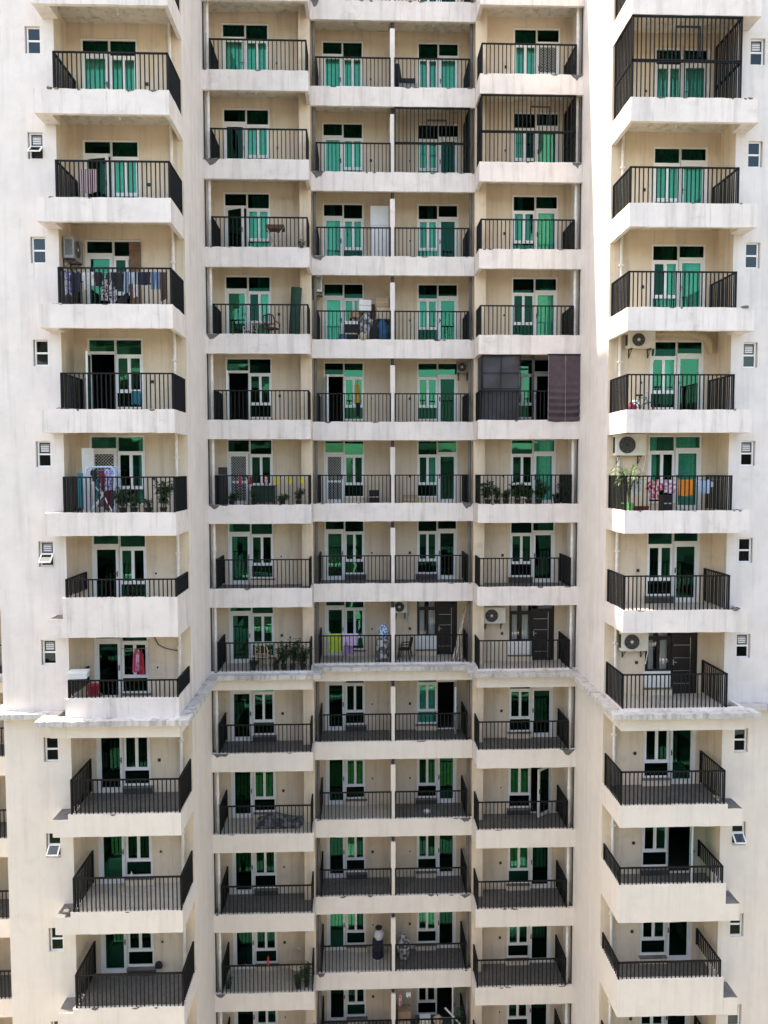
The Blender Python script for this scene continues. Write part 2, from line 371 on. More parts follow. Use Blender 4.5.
PALE = {('A', -4), ('B', -4), ('B', -6), ('C', -4), ('C', -6), ('F', -2), ('C', -2), ('D', -2), ('E', -2), ('B', -2), ('A', -2), ('A', -1), ('F', -1)}
TALL = {('A', -1), ('A', -2), ('F', -4), ('F', -5)}
CAGE = {('F', 4): (7.9, 8.65, .1, .92), ('E', 4): (4.75, 5.45, .25, .82), ('D', 4): (1.2, 1.95, .2, .78)}
BAL = {}
def balcony(c, k):
    low = k < -2; fm = 'low' if low else 'fascia'; z = L(k); fl = FL(k)
    mats = [fm, 'tile_pale' if (c, k) in PALE or k >= 0 else 'tile_dark', 'soffit', 'ledge', 'low']
    mir = c in 'EFDW'; mb = MB(); sh = -19.03 + .30 if c == 'W' else 0.
    mid = ZCOR if k == -2 else None
    def fas(path, z1=-1.05):
        if k == -2:
            mb.sweep(path, .12, z - 1.73, z - 1.20, .3, .004, 0, .003, 4); mb.sweep(path, .12, z - 1.20, z + z1, .3, 0, .008, .003, 0)
        else: mb.sweep(path, .12, z - 1.73, z + z1, .22, .006, .010, .004, 0)
    if c in 'AF':
        if k <= -3 and (c, k) not in TALL:
            mb.sweep([(-10.42, YW - .003), (-10.42, YA), (-9.96, YA)], .12, z - 1.73, z - 1.19, .22, .006, .01, .004, 0, 3)
            fas([(-9.96, YA), (-UT, YA), (-UT, YAB - .003)])
            mb.box(-9.958, -9.85, YA + .122, YW - .004, z - 1.72, z - 1.06)
        elif (c, k) in TALL:
            if k != -2: mb.sweep([(-10.42, YW - .003), (-10.42, YA), (-9.965, YA)], .12, z - 1.73, z - 1.19, .22, .006, .01, .004, 0, 3)
            else: fas([(-10.42, YW - .003), (-10.42, YA), (-9.965, YA)], -1.16)
            fas([(-9.96, YW - .003), (-9.96, YA), (-UT, YA), (-UT, YAB - .003)], -.54)
        else:
            fas([(-10.42, YW - .003), (-10.42, YA), (-UT, YA), (-UT, YAB - .003)])
        mb.box(-10.298, -9.97, YA + .122, YW - .003, z - 1.728, z - 1.20)
        mb.face([(-10.298, YA + .122, z - 1.190), (-9.97, YA + .122, z - 1.190), (-9.97, YW - .003, z - 1.185), (-10.298, YW - .003, z - 1.185)], 3)
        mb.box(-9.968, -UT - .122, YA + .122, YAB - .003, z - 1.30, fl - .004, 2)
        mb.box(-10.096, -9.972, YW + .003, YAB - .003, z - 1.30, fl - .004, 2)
        mb.face([(-10.09, YW + .01, fl), (-UT - .122, YW + .01, fl), (-UT - .122, YAB - .004, fl), (-10.09, YAB - .004, fl)], 1)
        mb.face([(-9.96, YA + .122, fl), (-UT - .122, YA + .122, fl), (-UT - .122, YW + .01, fl), (-9.96, YW + .01, fl)], 1)
        rp = [(-9.86, YAB - .02), (-9.86, YA + .05), (-UT - .045, YA + .05), (-UT - .045, YAB - .15)]; sp = .125
    elif c in 'BEW':
        fas([(-UT + .003, YB), (-2.98, YB), (-2.98, 28.457)])
        mb.box(-UT + .003, -3.102, YB + .122, YBB - .003, z - 1.30, fl - .004, 2)
        mb.face([(-UT + .003, YB + .122, fl), (-3.102, YB + .122, fl), (-3.102, YBB - .004, fl), (-UT + .003, YBB - .004, fl)], 1)
        rp = [(-6.36, YBB - .02), (-6.36, YB + .05), (-3.06, YB + .05), (-3.06, 28.44)]; sp = .142
    else:
        fas([(-2.977, YC), (-.0205 if c == 'C' else .0195, YC)])
        mb.box(-2.977, -.107, YC + .122, YCB - .003, z - 1.30, fl - .004, 2)
        mb.face([(-2.977, YC + .122, fl), (-.107, YC + .122, fl), (-.107, YCB - .004, fl), (-2.977, YCB - .004, fl)], 1)
        if c == 'D': mb.face([(-.16, YC + .122, fl + .001), (-.02, YC + .122, fl + .001), (-.02, YCB, fl + .001), (-.16, YCB, fl + .001)], 1)
        rp = [(-2.77, YCB - .02), (-2.77, YC + .05), (-.11 if c == 'C' else -.07, YC + .05)]; sp = .142
    o = mb.build('balcony', mats, BLD, mirror=mir, shift=sh)
    BAL[(c, k)] = o
    cg = CAGE.get((c, k))
    if cg and mir: cg = (-cg[1], -cg[0], cg[2], cg[3])
    railing(o, rp, k, z + (-.55 if (c, k) in TALL else -1.06), sp, cg, mir, sh)
    if c == 'W': return
    s = -1 if mir else 1
    if c in 'AF':
        if RND.random() < .8 and (c, k) not in TALL: rubble(o, s * -9.99, YA + .09, z - 1.07, RND.uniform(.26, .46))
    elif c in 'BE':
        if RND.random() < .85: rubble(o, s * -6.5, YB + .07, z - 1.06, RND.uniform(.16, .26))
        if RND.random() < .35: patch(o, -6.6, YB, z - 1.06, RND.uniform(.35, .6), RND.uniform(.14, .3), mir)
    else:
        if RND.random() < .85: rubble(o, s * -2.86, YC + .07, z - 1.06, RND.uniform(.16, .26))
        if RND.random() < .3: patch(o, -2.95, YC, z - 1.06, RND.uniform(.3, .5), RND.uniform(.14, .28), mir)
    fx0, fx1, fy = {'A': (-9.8, -6.7, YA), 'B': (-6.5, -3.1, YB), 'C': (-2.9, -.2, YC)}[{'F': 'A', 'E': 'B', 'D': 'C'}.get(c, c)]
    if (c, k) not in TALL and k != -2:
        for i in range(RND.choice([0, 1, 1, 2, 3])):
            pw = RND.uniform(.06, .28); patch(o, RND.uniform(fx0, fx1 - pw), fy, z - 1.055, pw, RND.uniform(.02, .07), mir)
    # ceiling lamp hook and a socket box
    yb = DOOR[c][2]; u0, u1 = DOOR[c][:2]; side = DOOR[c][3]
    cx = {'A': -8.3, 'F': 8.3, 'B': -4.9, 'E': 4.9, 'C': -1.5, 'D': 1.5}[c]; ym = (yb + (YA if c in 'AF' else YB if c in 'BE' else YC)) / 2
    mb = MB(); mb.tube([(cx, ym, z + 1.698), (cx, ym, z + 1.60), (cx + .02, ym, z + 1.54)], .018, 6); mb.lathe([(.03, -.06), (.035, 0)], (cx + .02, ym, z + 1.54), 8)
    mb.build('ceiling_hook', ['upvc'], o)
    sx = u1 + .28 if side == 'L' else u0 - .28
    mb = MB(); mb.box(sx - .045, sx + .045, yb - .022, yb - .002, z - .12, z - .02); mb.box(sx - .03, sx + .03, yb - .027, yb - .0225, z - .105, z - .035, 1)
    mb.build('socket_box', [RND.choice(['pipeblk', 'pipeblk', 'upvc', 'cream']), 'acdark'], o)
for k in KT:
    for c in 'AF': balcony(c, k)
for k in KM:
    for c in 'BCDE': balcony(c, k)
for k in KW: balcony('W', k)

# ------------------------------------------------------------------ doors and windows
DARK = {('D', -2), ('E', -2), ('F', -2)}
GRILLE = {('A', 0), ('B', 0), ('C', 0), ('E', 5)}
OPEN = {('A', 1): (80, 0), ('B', 3): (24, 0), ('C', 1): (82, 0), ('B', 1): (84, 0), ('D', -3): (86, 0), ('F', -4): (70, 0), ('E', -4): (40, 0), ('B', 0): (10, 0), ('D', -7): (80, 0), ('A', 3): (14, 0)}
# curtain spans as fractions of the opening measured from the door jamb
CURT = {('A', 4): [(.03, .98)], ('A', 3): [(.5, .98)], ('B', 5): [(.04, .98)], ('B', 4): [(.3, .98)], ('C', 5): [(.04, .98)], ('C', 4): [(.03, .97)],
        ('D', 5): [(.03, .97)], ('D', 4): [(.6, .97)], ('E', 5): [(.52, .97)], ('E', 4): [(.1, .45), (.7, .95)], ('E', 3): [(.08, .45), (.75, .85)], ('F', 4): [(.03, .97)],
        ('F', 3): [(.03, .97)], ('F', 2): [(.06, .3), (.55, .75)], ('D', 3): [(.6, .75)], ('B', 3): [(.6, .98)], ('E', 2): [(.06, .45)], ('D', 2): [(.78, .95)], ('F', 1): [(.55, .7)],
        ('F', 0): [(.06, .45), (.8, .97)], ('E', 0): [(.05, .48)], ('C', 2): [(.05, .45)], ('C', 3): [(.1, .3)], ('D', 0): [(.55, .7)], ('B', 2): [(.7, .98)], ('B', -6): [(.3, .46)],
        ('D', -2): [(.55, .70), (.80, .96)], ('E', -2): [(.55, .70), (.80, .96)], ('F', -2): [(.52, .70), (.80, .96)], ('D', -3): [(.55, .97)], ('A', 0): [(.85, .97)]}
SILLDARK = {('A', -3), ('A', -5), ('B', -3), ('B', -5), ('C', -3), ('C', -5), ('D', -1), ('D', -4), ('E', -1), ('E', -4), ('F', -1), ('F', -4), ('C', -1)}
def quad_tilt(mb, x0, x1, y, z0, z1, m=0):
    a = RND.gauss(0, .006); b = RND.gauss(0, .006); xc = (x0 + x1) / 2; zc = (z0 + z1) / 2
    P = lambda x, z: (x, y + a * (x - xc) + b * (z - zc), z)
    mb.face([P(x0, z0), P(x1, z0), P(x1, z1), P(x0, z1)], m)
def door_unit(c, k):
    u0, u1, yb, side, top = DOOR[c]; W = u1 - u0; z = L(k); d = W * .5
    sg = 1 if side == 'L' else -1
    X = (lambda s: u0 + s) if side == 'L' else (lambda s: u1 - s)
    dark = (c, k) in DARK; fr = 'darkframe' if dark else 'upvc'; gl = 'glassclear' if dark else 'glass'
    ya, ye, yg = yb + .025, yb + .095, yb + .06
    zb = FL(k); zt = z + top; t0, t1 = z + .775, z + .865
    # --- door
    mb = MB(); e = .002
    mb.box(X(e), X(.055), ya, ye, zb + e, zt - e); mb.box(X(d - .03), X(d + .03), ya - .006, ye, zb + e, zt - e)
    mb.box(X(.056), X(d - .031), ya + .002, ye, zt - .057, zt - e); mb.box(X(.056), X(d - .031), ya + .002, ye, t0, t1); mb.box(X(.056), X(d - .031), ya, ye, zb + e, zb + .03)
    door = mb.build('balcony_door', [fr], BLD)
    pd = .85 if k <= -3 else .60 if k >= 2 else .30  # odds of a pane with the dim reflection tint, by storey
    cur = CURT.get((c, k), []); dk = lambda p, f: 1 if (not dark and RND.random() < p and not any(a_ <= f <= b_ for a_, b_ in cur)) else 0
    mb = MB(); quad_tilt(mb, X(.05), X(d - .025), yg, t1 - .01, zt - .05, 1 if k >= 2 else dk(.35, .25)); mb.build('transom_glass', [gl, 'glassdim'], door)
    op, _ = OPEN.get((c, k), (0, 0)); s0, s1 = .06, d - .036; st = .085
    org = (X(s0), ya, zb + .032)
    mb = MB(); y0, y1 = ya + .004, ye - .01; za, zz = zb + .032, t0 - .003
    g = MB()
    if dark:
        mb.box(X(s0), X(s1), y0, y1, za, zz)
        for i in range(4): mb.box(X(s0 + .2), X(s1 - .04), y0 - .006, y0 - .001, za + .3 + i * .42, za + .315 + i * .42, 1)
        mb.box(X(s0 + .16), X(s0 + .178), y0 - .006, y0 - .001, za + .03, zz - .03, 1)
    else:
        mb.box(X(s0), X(s0 + st), y0, y1, za, zz); mb.box(X(s1 - st), X(s1), y0, y1, za, zz)
        mb.box(X(s0 + st + .001), X(s1 - st - .001), y0 + .002, y1, za, za + .12); mb.box(X(s0 + st + .001), X(s1 - st - .001), y0 + .002, y1, zz - st, zz)
        if (c, k) in GRILLE:
            mb.box(X(s0 + st + .001), X(s1 - st - .001), y0 + .002, y1, za + .78, za + .86)
            gm = MB(); a, b = sorted((X(s0 + st - .01), X(s1 - st + .01))); p = .10
            lo, hi = za + .11, zz - st + .01
            n = int((hi - lo + b - a) / p) + 1
            for i in range(n):
                for sgn in (1, -1):
                    # lines x + sgn*z = const clipped to the rectangle
                    pts = []
                    cst = i * p
                    x_a = cst; pa = None
                    for tz in (0, hi - lo):
                        xx = cst - tz
                        if 0 <= xx <= b - a: pts.append((xx, tz))
                    for xx in (0, b - a):
                        tz = cst - xx
                        if 0 < tz < hi - lo: pts.append((xx, tz))
                    if len(pts) >= 2:
                        q = [(a + (x if sgn > 0 else (b - a - x)), y0 + .012 + .003 * sgn, lo + t) for x, t in pts[:2]]
                        gm.tube(q, .006, 4, 0, False)
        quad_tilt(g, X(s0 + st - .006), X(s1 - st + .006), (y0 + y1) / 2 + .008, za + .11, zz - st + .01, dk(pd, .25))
    leaf = mb.build('door_leaf', [fr, 'steel'], door, org)
    subs = [leaf]
    if g.f and (c, k) != ('B', 1) and (c, k) not in GRILLE: subs.append(g.build('door_glass', ['glass', 'glassdim'], door, org))
    if (c, k) in GRILLE: subs.append(gm.build('door_grille', ['upvc'], door, org))
    hm = MB(); hx = X(s1 - .045); hm.box(hx - .016, hx + .016, y0 - .012, y0, zb + .95, zb + 1.13); hm.tube([(hx, y0 - .01, zb + 1.05), (hx, y0 - .05, zb + 1.05), (hx - sg * .1, y0 - .05, zb + 1.05)], .010, 6)
    subs.append(hm.build('door_handle', ['steel' if dark else 'pipeblk'], door, org))
    for o in subs: o.rotation_euler.z = -sg * math.radians(op)
    # --- window
    a, b = d + .031, W - .002; mid = (a + b - .055) / 2; w0, w1 = z - .355, z + .715
    mb = MB(); yq = ya + .003
    mb.box(X(b - .055), X(b), ya, ye, z + SILL + e, zt - e)
    if c in 'AF' or True: zw0, zw1 = z + .70, z + .775
    for q0, q1 in ((zt - .057, zt - e), (zw0, zw1), (w0 - .06, w0), (z + SILL + e, z + SILL + .055)): mb.box(X(a), X(b - .056), yq, ye, q0, q1)
    for q0, q1 in ((a + .001, mid), (mid + .001, b - .057)):
        mb.box(X(q0), X(q0 + .045), ya - .008, ye - .012, w0 + .001, zw0 - .001); mb.box(X(q1 - .045), X(q1), ya - .008, ye - .012, w0 + .001, zw0 - .001)
        mb.box(X(q0 + .046), X(q1 - .046), ya - .006, ye - .012, w0 + .001, w0 + .045); mb.box(X(q0 + .046), X(q1 - .046), ya - .006, ye - .012, zw0 - .045, zw0 - .001)
    win = mb.build('balcony_window', [fr], BLD)
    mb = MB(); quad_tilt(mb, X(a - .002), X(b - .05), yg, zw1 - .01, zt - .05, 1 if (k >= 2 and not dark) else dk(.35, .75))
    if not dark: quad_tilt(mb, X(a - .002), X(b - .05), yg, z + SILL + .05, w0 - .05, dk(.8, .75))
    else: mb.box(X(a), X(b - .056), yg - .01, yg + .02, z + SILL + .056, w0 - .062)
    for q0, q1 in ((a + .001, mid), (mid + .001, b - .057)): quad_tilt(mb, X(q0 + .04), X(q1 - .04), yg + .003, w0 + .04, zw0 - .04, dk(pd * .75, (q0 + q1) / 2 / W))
    mb.build('window_glass', [gl, 'glassdim'], win)
    mb = MB(); mb.box(X(d + .01), X(W + .05), yb - .13, yb - .003, zb + .001, z + SILL - .03); mb.box(X(d), X(W + .06), yb - .15, yb - .003, z + SILL - .029, z + SILL + .001, 1)
    if dark: mb.box(X(d + .02), X(W + .04), yb - .017, yb - .003, z + SILL + .003, z - .36, 2)
    sd_ = 'sillbox' if (c, k) in SILLDARK else 'cream'
    mb.build('window_sill', [sd_, 'ledge' if k < 0 else sd_, 'sheer'], win)
    for (f0, f1) in CURT.get((c, k), []):
        n = max(10, int((f1 - f0) * 60)); ph = RND.uniform(0, 6); rows = []
        for zi in range(5):
            t = zi / 4
            rows.append([(X(W * (f0 + (f1 - f0) * j / n)), yb + .24 + (.022 + .014 * t) * math.sin(j * 1.15 + ph + .25 * math.sin(j * .4)) + .01 * math.sin(t * 5 + j), zt - .03 - t * (zt - zb - .06)) for j in range(n + 1)])
        mb = MB(); mb.grid(rows); mb.build('curtain', ['sheer' if dark else 'teal'], win)
for c in DOOR:
    for k in (KT if c in 'AF' else KW if c == 'W' else KM): door_unit(c, k)

# small bathroom windows on the tower walls
FLAP = {('A', 3), ('A', -1), ('A', -4), ('F', -4)}; LOUV = {('A', 3), ('A', 0), ('A', -1), ('A', -2), ('F', 4), ('F', 1), ('F', 0), ('F', -2)}
def small_window(c, k):
    mir = c == 'F'; u0, u1 = WIN_A; z0, z1 = L(k) + .28, L(k) + 1.05; zm = (z0 + z1) / 2; e = .002; y0, y1 = YW + .07, YW + .12
    mb = MB(); 
    mb.box(u0 + .03, u0 + .075, y0, y1, z0 + e, z1 - e); mb.box(u1 - .045, u1 - e, y0, y1, z0 + e, z1 - e)
    for a, b in ((z0 + e, z0 + .045), (zm - .025, zm + .025), (z1 - .04, z1 - e)): mb.box(u0 + .076, u1 - .046, y0, y1, a, b)
    w = mb.build('small_window', ['upvc'], BLD, mirror=mir)
    g = MB(); lv = (c, k) in LOUV
    if not lv: quad_tilt(g, u0 + .07, u1 - .04, YW + .10, zm + .02, z1 - .03)
    if (c, k) not in FLAP: quad_tilt(g, u0 + .07, u1 - .04, YW + .10, z0 + .04, zm - .02)
    if g.f: g.build('pane', ['glasssmall'], w, mirror=mir)
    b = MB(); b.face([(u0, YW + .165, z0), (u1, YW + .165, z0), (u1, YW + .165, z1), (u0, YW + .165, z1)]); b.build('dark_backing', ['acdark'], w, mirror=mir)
    if lv:
        q = MB(); q.box(u0 + .11, u1 - .08, YW + .10, YW + .115, zm + .06, z1 - .075)
        for i in range(3): q.box(u0 + .125, u1 - .095, YW + .08, YW + .0995, zm + .08 + i * .065, zm + .112 + i * .065, 1)
        q.build('vent_louvre', ['greyc', 'white'], w, mirror=mir)
    if (c, k) in FLAP:
        f = MB(); h, wd = zm - z0 - .03, u1 - u0 - .08
        for bx in ((0, .04, 0, h), (wd - .04, wd, 0, h), (.041, wd - .041, 0, .04), (.041, wd - .041, h - .04, h)):
            f.box(u0 + .06 + bx[0], u0 + .06 + bx[1], y0 - .03, y0, zm - .01 - h + bx[2], zm - .01 - h + bx[3])
        quad_tilt(f, u0 + .09, u0 + .03 + wd, y0 - .015, zm - h + .02, zm - .04, 1)
        o = f.build('open_flap', ['upvc', 'glasssmall'], w, ((-1 if mir else 1) * (u0 + u1) / 2, y0, zm - .01), mir)
        o.rotation_euler.x = -math.radians(48)
for k in KT:
    for c in 'AF': small_window(c, k)
# cable on the back wall
mb = MB(); mb.tube([(-7.8, YAB - .02, L(-2) + .95), (-7.65, YAB - .02, L(-2) + .66), (-7.4, YAB - .02, L(-2) + .53), (-7.05, YAB - .02, L(-2) + .46)], .014, 6); mb.build('cable', ['pipeblk'], BLD)

# ------------------------------------------------------------------ loose things
def ac_unit(label, loc, rot=0., w=.86, h=.60, dp=.32, light=True, hub=True):
    t = thing('air_conditioner', label, 'air conditioner', loc, 'outdoor air conditioner units on the balconies')
    t.rotation_euler.z = rot; T = t.name; ORG[T] = Vector((0, 0, 0))
    mb = MB(); mb.box(-w / 2, w / 2, -dp, -.06, 0, h); mb.box(-w / 2 - .004, w / 2 + .004, -dp - .006, -.058, h - .03, h + .004)
    for i in range(7): mb.box(w / 2 + .001, w / 2 + .006, -dp + .05 + i * .03, -dp + .062 + i * .03, .08, h - .08, 1); mb.box(-w / 2 - .006, -w / 2 - .001, -dp + .05 + i * .03, -dp + .062 + i * .03, .08, h - .08, 1)
    mb.build('casing', ['acwhite' if light else 'greyc', 'acdark'], t, (0, 0, 0))
    cx, cz, r = -w * .12, h * .5, h * .41
    f = MB(); n = 24; ring = [(cx + r * math.cos(2 * PI * i / n), -dp - .003, cz + r * math.sin(2 * PI * i / n)) for i in range(n)]; f.face(ring)
    for i in range(5):
        a = i * 2 * PI / 5; f.face([(cx + math.cos(a) * .05, -dp - .008, cz + math.sin(a) * .05), (cx + math.cos(a) * r * .9, -dp - .012, cz + math.sin(a) * r * .9), (cx + math.cos(a + .6) * r * .9, -dp - .006, cz + math.sin(a + .6) * r * .9)])
    f.build('fan', ['acdark'], t, (0, 0, 0))
    g = MB()
    for q in (.35, .55, .75, .97): g.tube([(cx + r * q * math.cos(2 * PI * i / 20), -dp - .018, cz + r * q * math.sin(2 * PI * i / 20)) for i in range(21)], .003 if q < .9 else .008, 4)
    for a in range(8): g.tube([(cx, -dp - .018, cz), (cx + r * .98 * math.cos(a * PI / 4), -dp - .018, cz + r * .98 * math.sin(a * PI / 4))], .003, 4)
    hubv = MB(); hubv.face([(cx + .05 * math.cos(2 * PI * i / 12), -dp - .022, cz + .05 * math.sin(2 * PI * i / 12)) for i in range(12)])
    g = MB() if False else g
    g.build('fan_grille', ['greyc'], t, (0, 0, 0)); hubv.build('hub', ['acwhite' if hub else 'acdark'], t, (0, 0, 0))
    for x in (-w * .35, w * .35):
        b = MB(); b.box(x - .015, x + .015, -dp, 0, -.035, -.002); b.box(x - .015, x + .015, -.03, -.001, -.28, -.036); b.tube([(x, -dp + .03, -.03), (x, -.03, -.26)], .01, 5); b.build('bracket', ['pipeblk'], t, (0, 0, 0))
    p = MB(); p.tube([(w * .45, -.15, .2), (w * .5 + .06, -.12, .12), (w * .5 + .09, -.05, -.1), (w * .5 + .02, -.03, -.5)], .018, 6); p.build('hose', ['pipe'], t, (0, 0, 0))
    return t
def wallp(c): return DOOR[c][2]
ac_unit('grey air conditioner unit turned sideways above a line crowded with dark washing', (-10.09, 23.98, L(2) + .50), PI / 2, .80, .62, .36, False)
ac_unit('air conditioner unit turned sideways above the heap of boxes and blue sack', (-2.98, 29.4, L(2) + .78), PI / 2, .80, .60, .36)
ac_unit('small air conditioner unit in the corner beside the grey tarpaulin balcony', (2.75, YCB - .003, L(1) + .90), 0, .5, .42, .30, False)
ac_unit('air conditioner unit half hidden by the thin post, over a black chair', (.34, YCB - .003, L(-2) + .60), 0, .50, .48, .26)
ac_unit('air conditioner with black fan left of the middle black framed window', (3.81, YBB - .003, L(-2) + .38), 0)
ac_unit('air conditioner with a pale duct running along the ceiling beside it', (7.58, YAB - .003, L(1) + .98), 0, .86, .50)
ac_unit('big air conditioner above the palm and the orange washing', (7.28, YAB - .003, L(0) + .62), 0, .98, .66, .34, True, False)
ac_unit('air conditioner on the wall of the right tower balcony with black door', (7.52, YAB - .003, L(-2) + .38), 0)
mb = MB(); z = L(1)
mb.tube([(8.02, 24.3, z + 1.42), (8.6, 24.33, z + 1.47), (9.2, 24.33, z + 1.46), (9.62, 24.31, z + 1.40), (9.86, 24.3, z + 1.2), (9.90, 24.3, z + .85)], [.09, .11, .13, .15, .13, .05], 12)
tag(mb.build('air_duct', ['beige']), 'pale fat duct curving along the balcony ceiling from an air conditioner', 'duct')

def cloth(name, label, cat, mat, u, y, ztop, w, h, shape='towel', group=None, depth=.03, rot=0.):
    nu, nv = 16, 12; ph = RND.uniform(0, 6); fr, bk = [], []
    for j in range(nv + 1):
        t = j / nv; r1, r2 = [], []
        for i in range(nu + 1):
            s = i / nu; top, bot = 0., 1.
            if shape == 'shirt':
                if s < .22: top = .06 + (.22 - s) * .7; bot = .5 + s * .3
                elif s > .78: top = .06 + (s - .78) * .7; bot = .5 + (1 - s) * .3
                elif .4 < s < .6: top = .07
            elif shape == 'trousers':
                bot = .28 if abs(s - .5) < .04 else 1. - .05 * abs(s - .5)
            elif shape == 'dress': top = .0 if .25 < s < .75 else .18
            else: bot = 1 + .04 * math.sin(s * 5 + ph)
            v = top + (bot - top) * t; x = s - .5
            if shape == 'dress': x *= .65 + .5 * v
            if shape == 'towel': x *= 1 - .06 * v
            yy = depth * (math.sin(s * 11 + ph + v) * (.3 + .7 * v) + .4 * math.sin(s * 23 + ph * 2))
            r1.append((x * w, yy - .008, -v * h)); r2.append((x * w, yy + .008, -v * h))
        fr.append(r1); bk.append(r2)
    mb = MB(); mb.grid(fr); mb.grid([r[::-1] for r in bk])
    for a, b in ((0, 0),):
        mb.grid([fr[0], bk[0]], 0); mb.grid([fr[-1], bk[-1]], 0); mb.grid([[r[0] for r in fr], [r[0] for r in bk]], 0); mb.grid([[r[-1] for r in fr], [r[-1] for r in bk]], 0)
    o = mb.build(name, [mat], None, (0, 0, 0)); o.location = (u, y, ztop); o.rotation_euler.z = rot
    return tag(o, label, cat, group)
def wire(label, x0, x1, y, z, sag=.04):
    mb = MB(); mb.tube([(x0 + (x1 - x0) * i / 12, y, z - sag * (1 - (i / 6 - 1) ** 2)) for i in range(13)], .006, 5)
    return tag(mb.build('clothes_line', ['greyc']), label, 'clothes line')
# washing on the third storey from the top, left tower
G = 'washing on the crowded left tower balcony'; y = 22.98; z = L(2) - .03
wire('clothes line full of dark washing on the left tower balcony', -9.85, -6.72, y, z)
for a, (n, lab, cat, m, x0, x1, b, sh) in enumerate([
    ('shirt', 'dark navy shirt hanging leftmost on the crowded clothes line', 'shirt', 'navy', -9.66, -9.27, .58, 'shirt'),
    ('towel', 'white towel beside the navy shirt on the crowded line', 'towel', 'offwhite', -9.12, -8.88, .40, 'towel'),
    ('shirt', 'black shirt between white towel and speckled dress', 'shirt', 'black', -8.98, -8.66, .42, 'shirt'),
    ('dress', 'long grey speckled dress hanging mid line', 'dress', 'leopard', -8.74, -8.34, .82, 'dress'),
    ('shirt', 'black jacket hanging right of the speckled dress', 'jacket', 'black', -8.47, -8.05, .50, 'shirt'),
    ('towel', 'small light blue towel on the crowded line', 'towel', 'lightblue', -8.00, -7.79, .34, 'towel'),
    ('towel', 'wide dark navy cloth left of the blue jeans', 'cloth', 'navy', -7.77, -7.33, .36, 'towel'),
    ('shirt', 'white shirt hanging between the navy shirt and the white towel', 'shirt', 'offwhite', -9.32, -9.06, .50, 'shirt'), ('towel', 'pale grey towel hanging behind the right of the black jacket', 'towel', 'lightblue', -8.12, -7.98, .62, 'towel'), ('towel', 'white towel between navy cloth and black jacket, lowest hem', 'towel', 'offwhite', -7.84, -7.70, .72, 'towel'), ('cloth', 'brown cloth at the far right end of the crowded line', 'cloth', 'brown', -7.06, -6.84, .8, 'towel'),
    ('shirt', 'dark green shirt hanging over the speckled dress on the crowded line', 'shirt', 'darkgreen', -8.62, -8.36, .36, 'shirt'), ('trousers', 'black trousers hanging between jacket and light blue towel', 'trousers', 'black', -8.10, -7.96, .78, 'trousers'), ('cloth', 'pale checked cloth at the left end of the crowded line', 'cloth', 'violetprint', -9.80, -9.62, .66, 'towel'),
    ('jeans', 'blue jeans hanging near the right end of the crowded line', 'jeans', 'jeans', -7.33, -7.05, .50, 'trousers')]):
    cloth(n, lab, cat, m, (x0 + x1) / 2, y + .012 * (a % 2), z - .03, x1 - x0, b, sh, G)
# brown mat over the window of that balcony
mb = MB(); 
for i in range(14): mb.box(-8.32, -7.98, YAB - .045 - .012 * (i % 2), YAB - .02, L(2) + 1.05 - i * .135, L(2) + 1.05 - i * .135 + .13)
tag(mb.build('roll_blind', ['wood']), 'brown slatted blind hanging over the right part of a green window', 'blind')
mb = MB(); rr = [[(-8.15 + .13 * math.cos(a * PI / 4) * q, 23.0 + .1 * math.sin(a * PI / 4) * q, FL(2) + .001 + h) for a in range(8)] for q, h in ((.8, 0), (1, .1), (.95, .28), (.5, .36), (.1, .38))]
mb.grid(rr, 0, True, True); tag(mb.build('bag', ['black']), 'small black bag on the floor under the speckled dress', 'bag')
cloth('striped_towel', 'red and white striped towel hanging inside a left tower railing', 'towel', 'stripe', -9.04, 22.86, L(3) - .19, .54, .66)

def plastic_chair(label, loc, rot, m, s=1.):
    t = thing('chair', label, 'chair', loc); t.rotation_euler.z = rot; ORG[t.name] = Vector((0, 0, 0)); t.scale = (s, s, s)
    b = MB(); b.box(-.24, .24, -.24, .22, .40, .44); b.build('seat', [m], t, (0, 0, 0))
    b = MB(); b.tube([(-.22, .20, .44), (-.24, .25, .70), (-.19, .28, .86), (-.08, .295, .91), (.08, .295, .91), (.19, .28, .86), (.24, .25, .70), (.22, .20, .44)], .028, 6); b.tube([(-.22, .225, .56), (.22, .225, .56)], .024, 6)
    for q in (-.12, -.04, .04, .12): b.box(q - .016, q + .016, .24, .26, .55, .90)
    b.build('backrest', [m], t, (0, 0, 0))
    for x in (-1, 1):
        for yv in (-1, 1):
            b = MB(); b.tube([(x * .21, yv * .20, .40), (x * .25, yv * .25, 0)], [.026, .02], 6); b.build('leg', [m], t, (0, 0, 0))
        b = MB(); b.tube([(x * .24, .25, .66), (x * .27, 0, .64), (x * .26, -.2, .62), (x * .22, -.21, .42)], .022, 6); b.build('armrest', [m], t, (0, 0, 0))
    return t
def leaf_at(mb, p, d, ln, w, m=0):
    d = Vector(d).normalized(); sd = d.cross(Vector((0, 0, 1)));
    if sd.length < .01: sd = Vector((1, 0, 0))
    sd = sd.normalized() * w; p = Vector(p); q = p + d * ln * .5 + Vector((0, 0, .02 * ln)); e = p + d * ln - Vector((0, 0, ln * .25))
    mb.face([p, q - sd, e, q + sd], m)
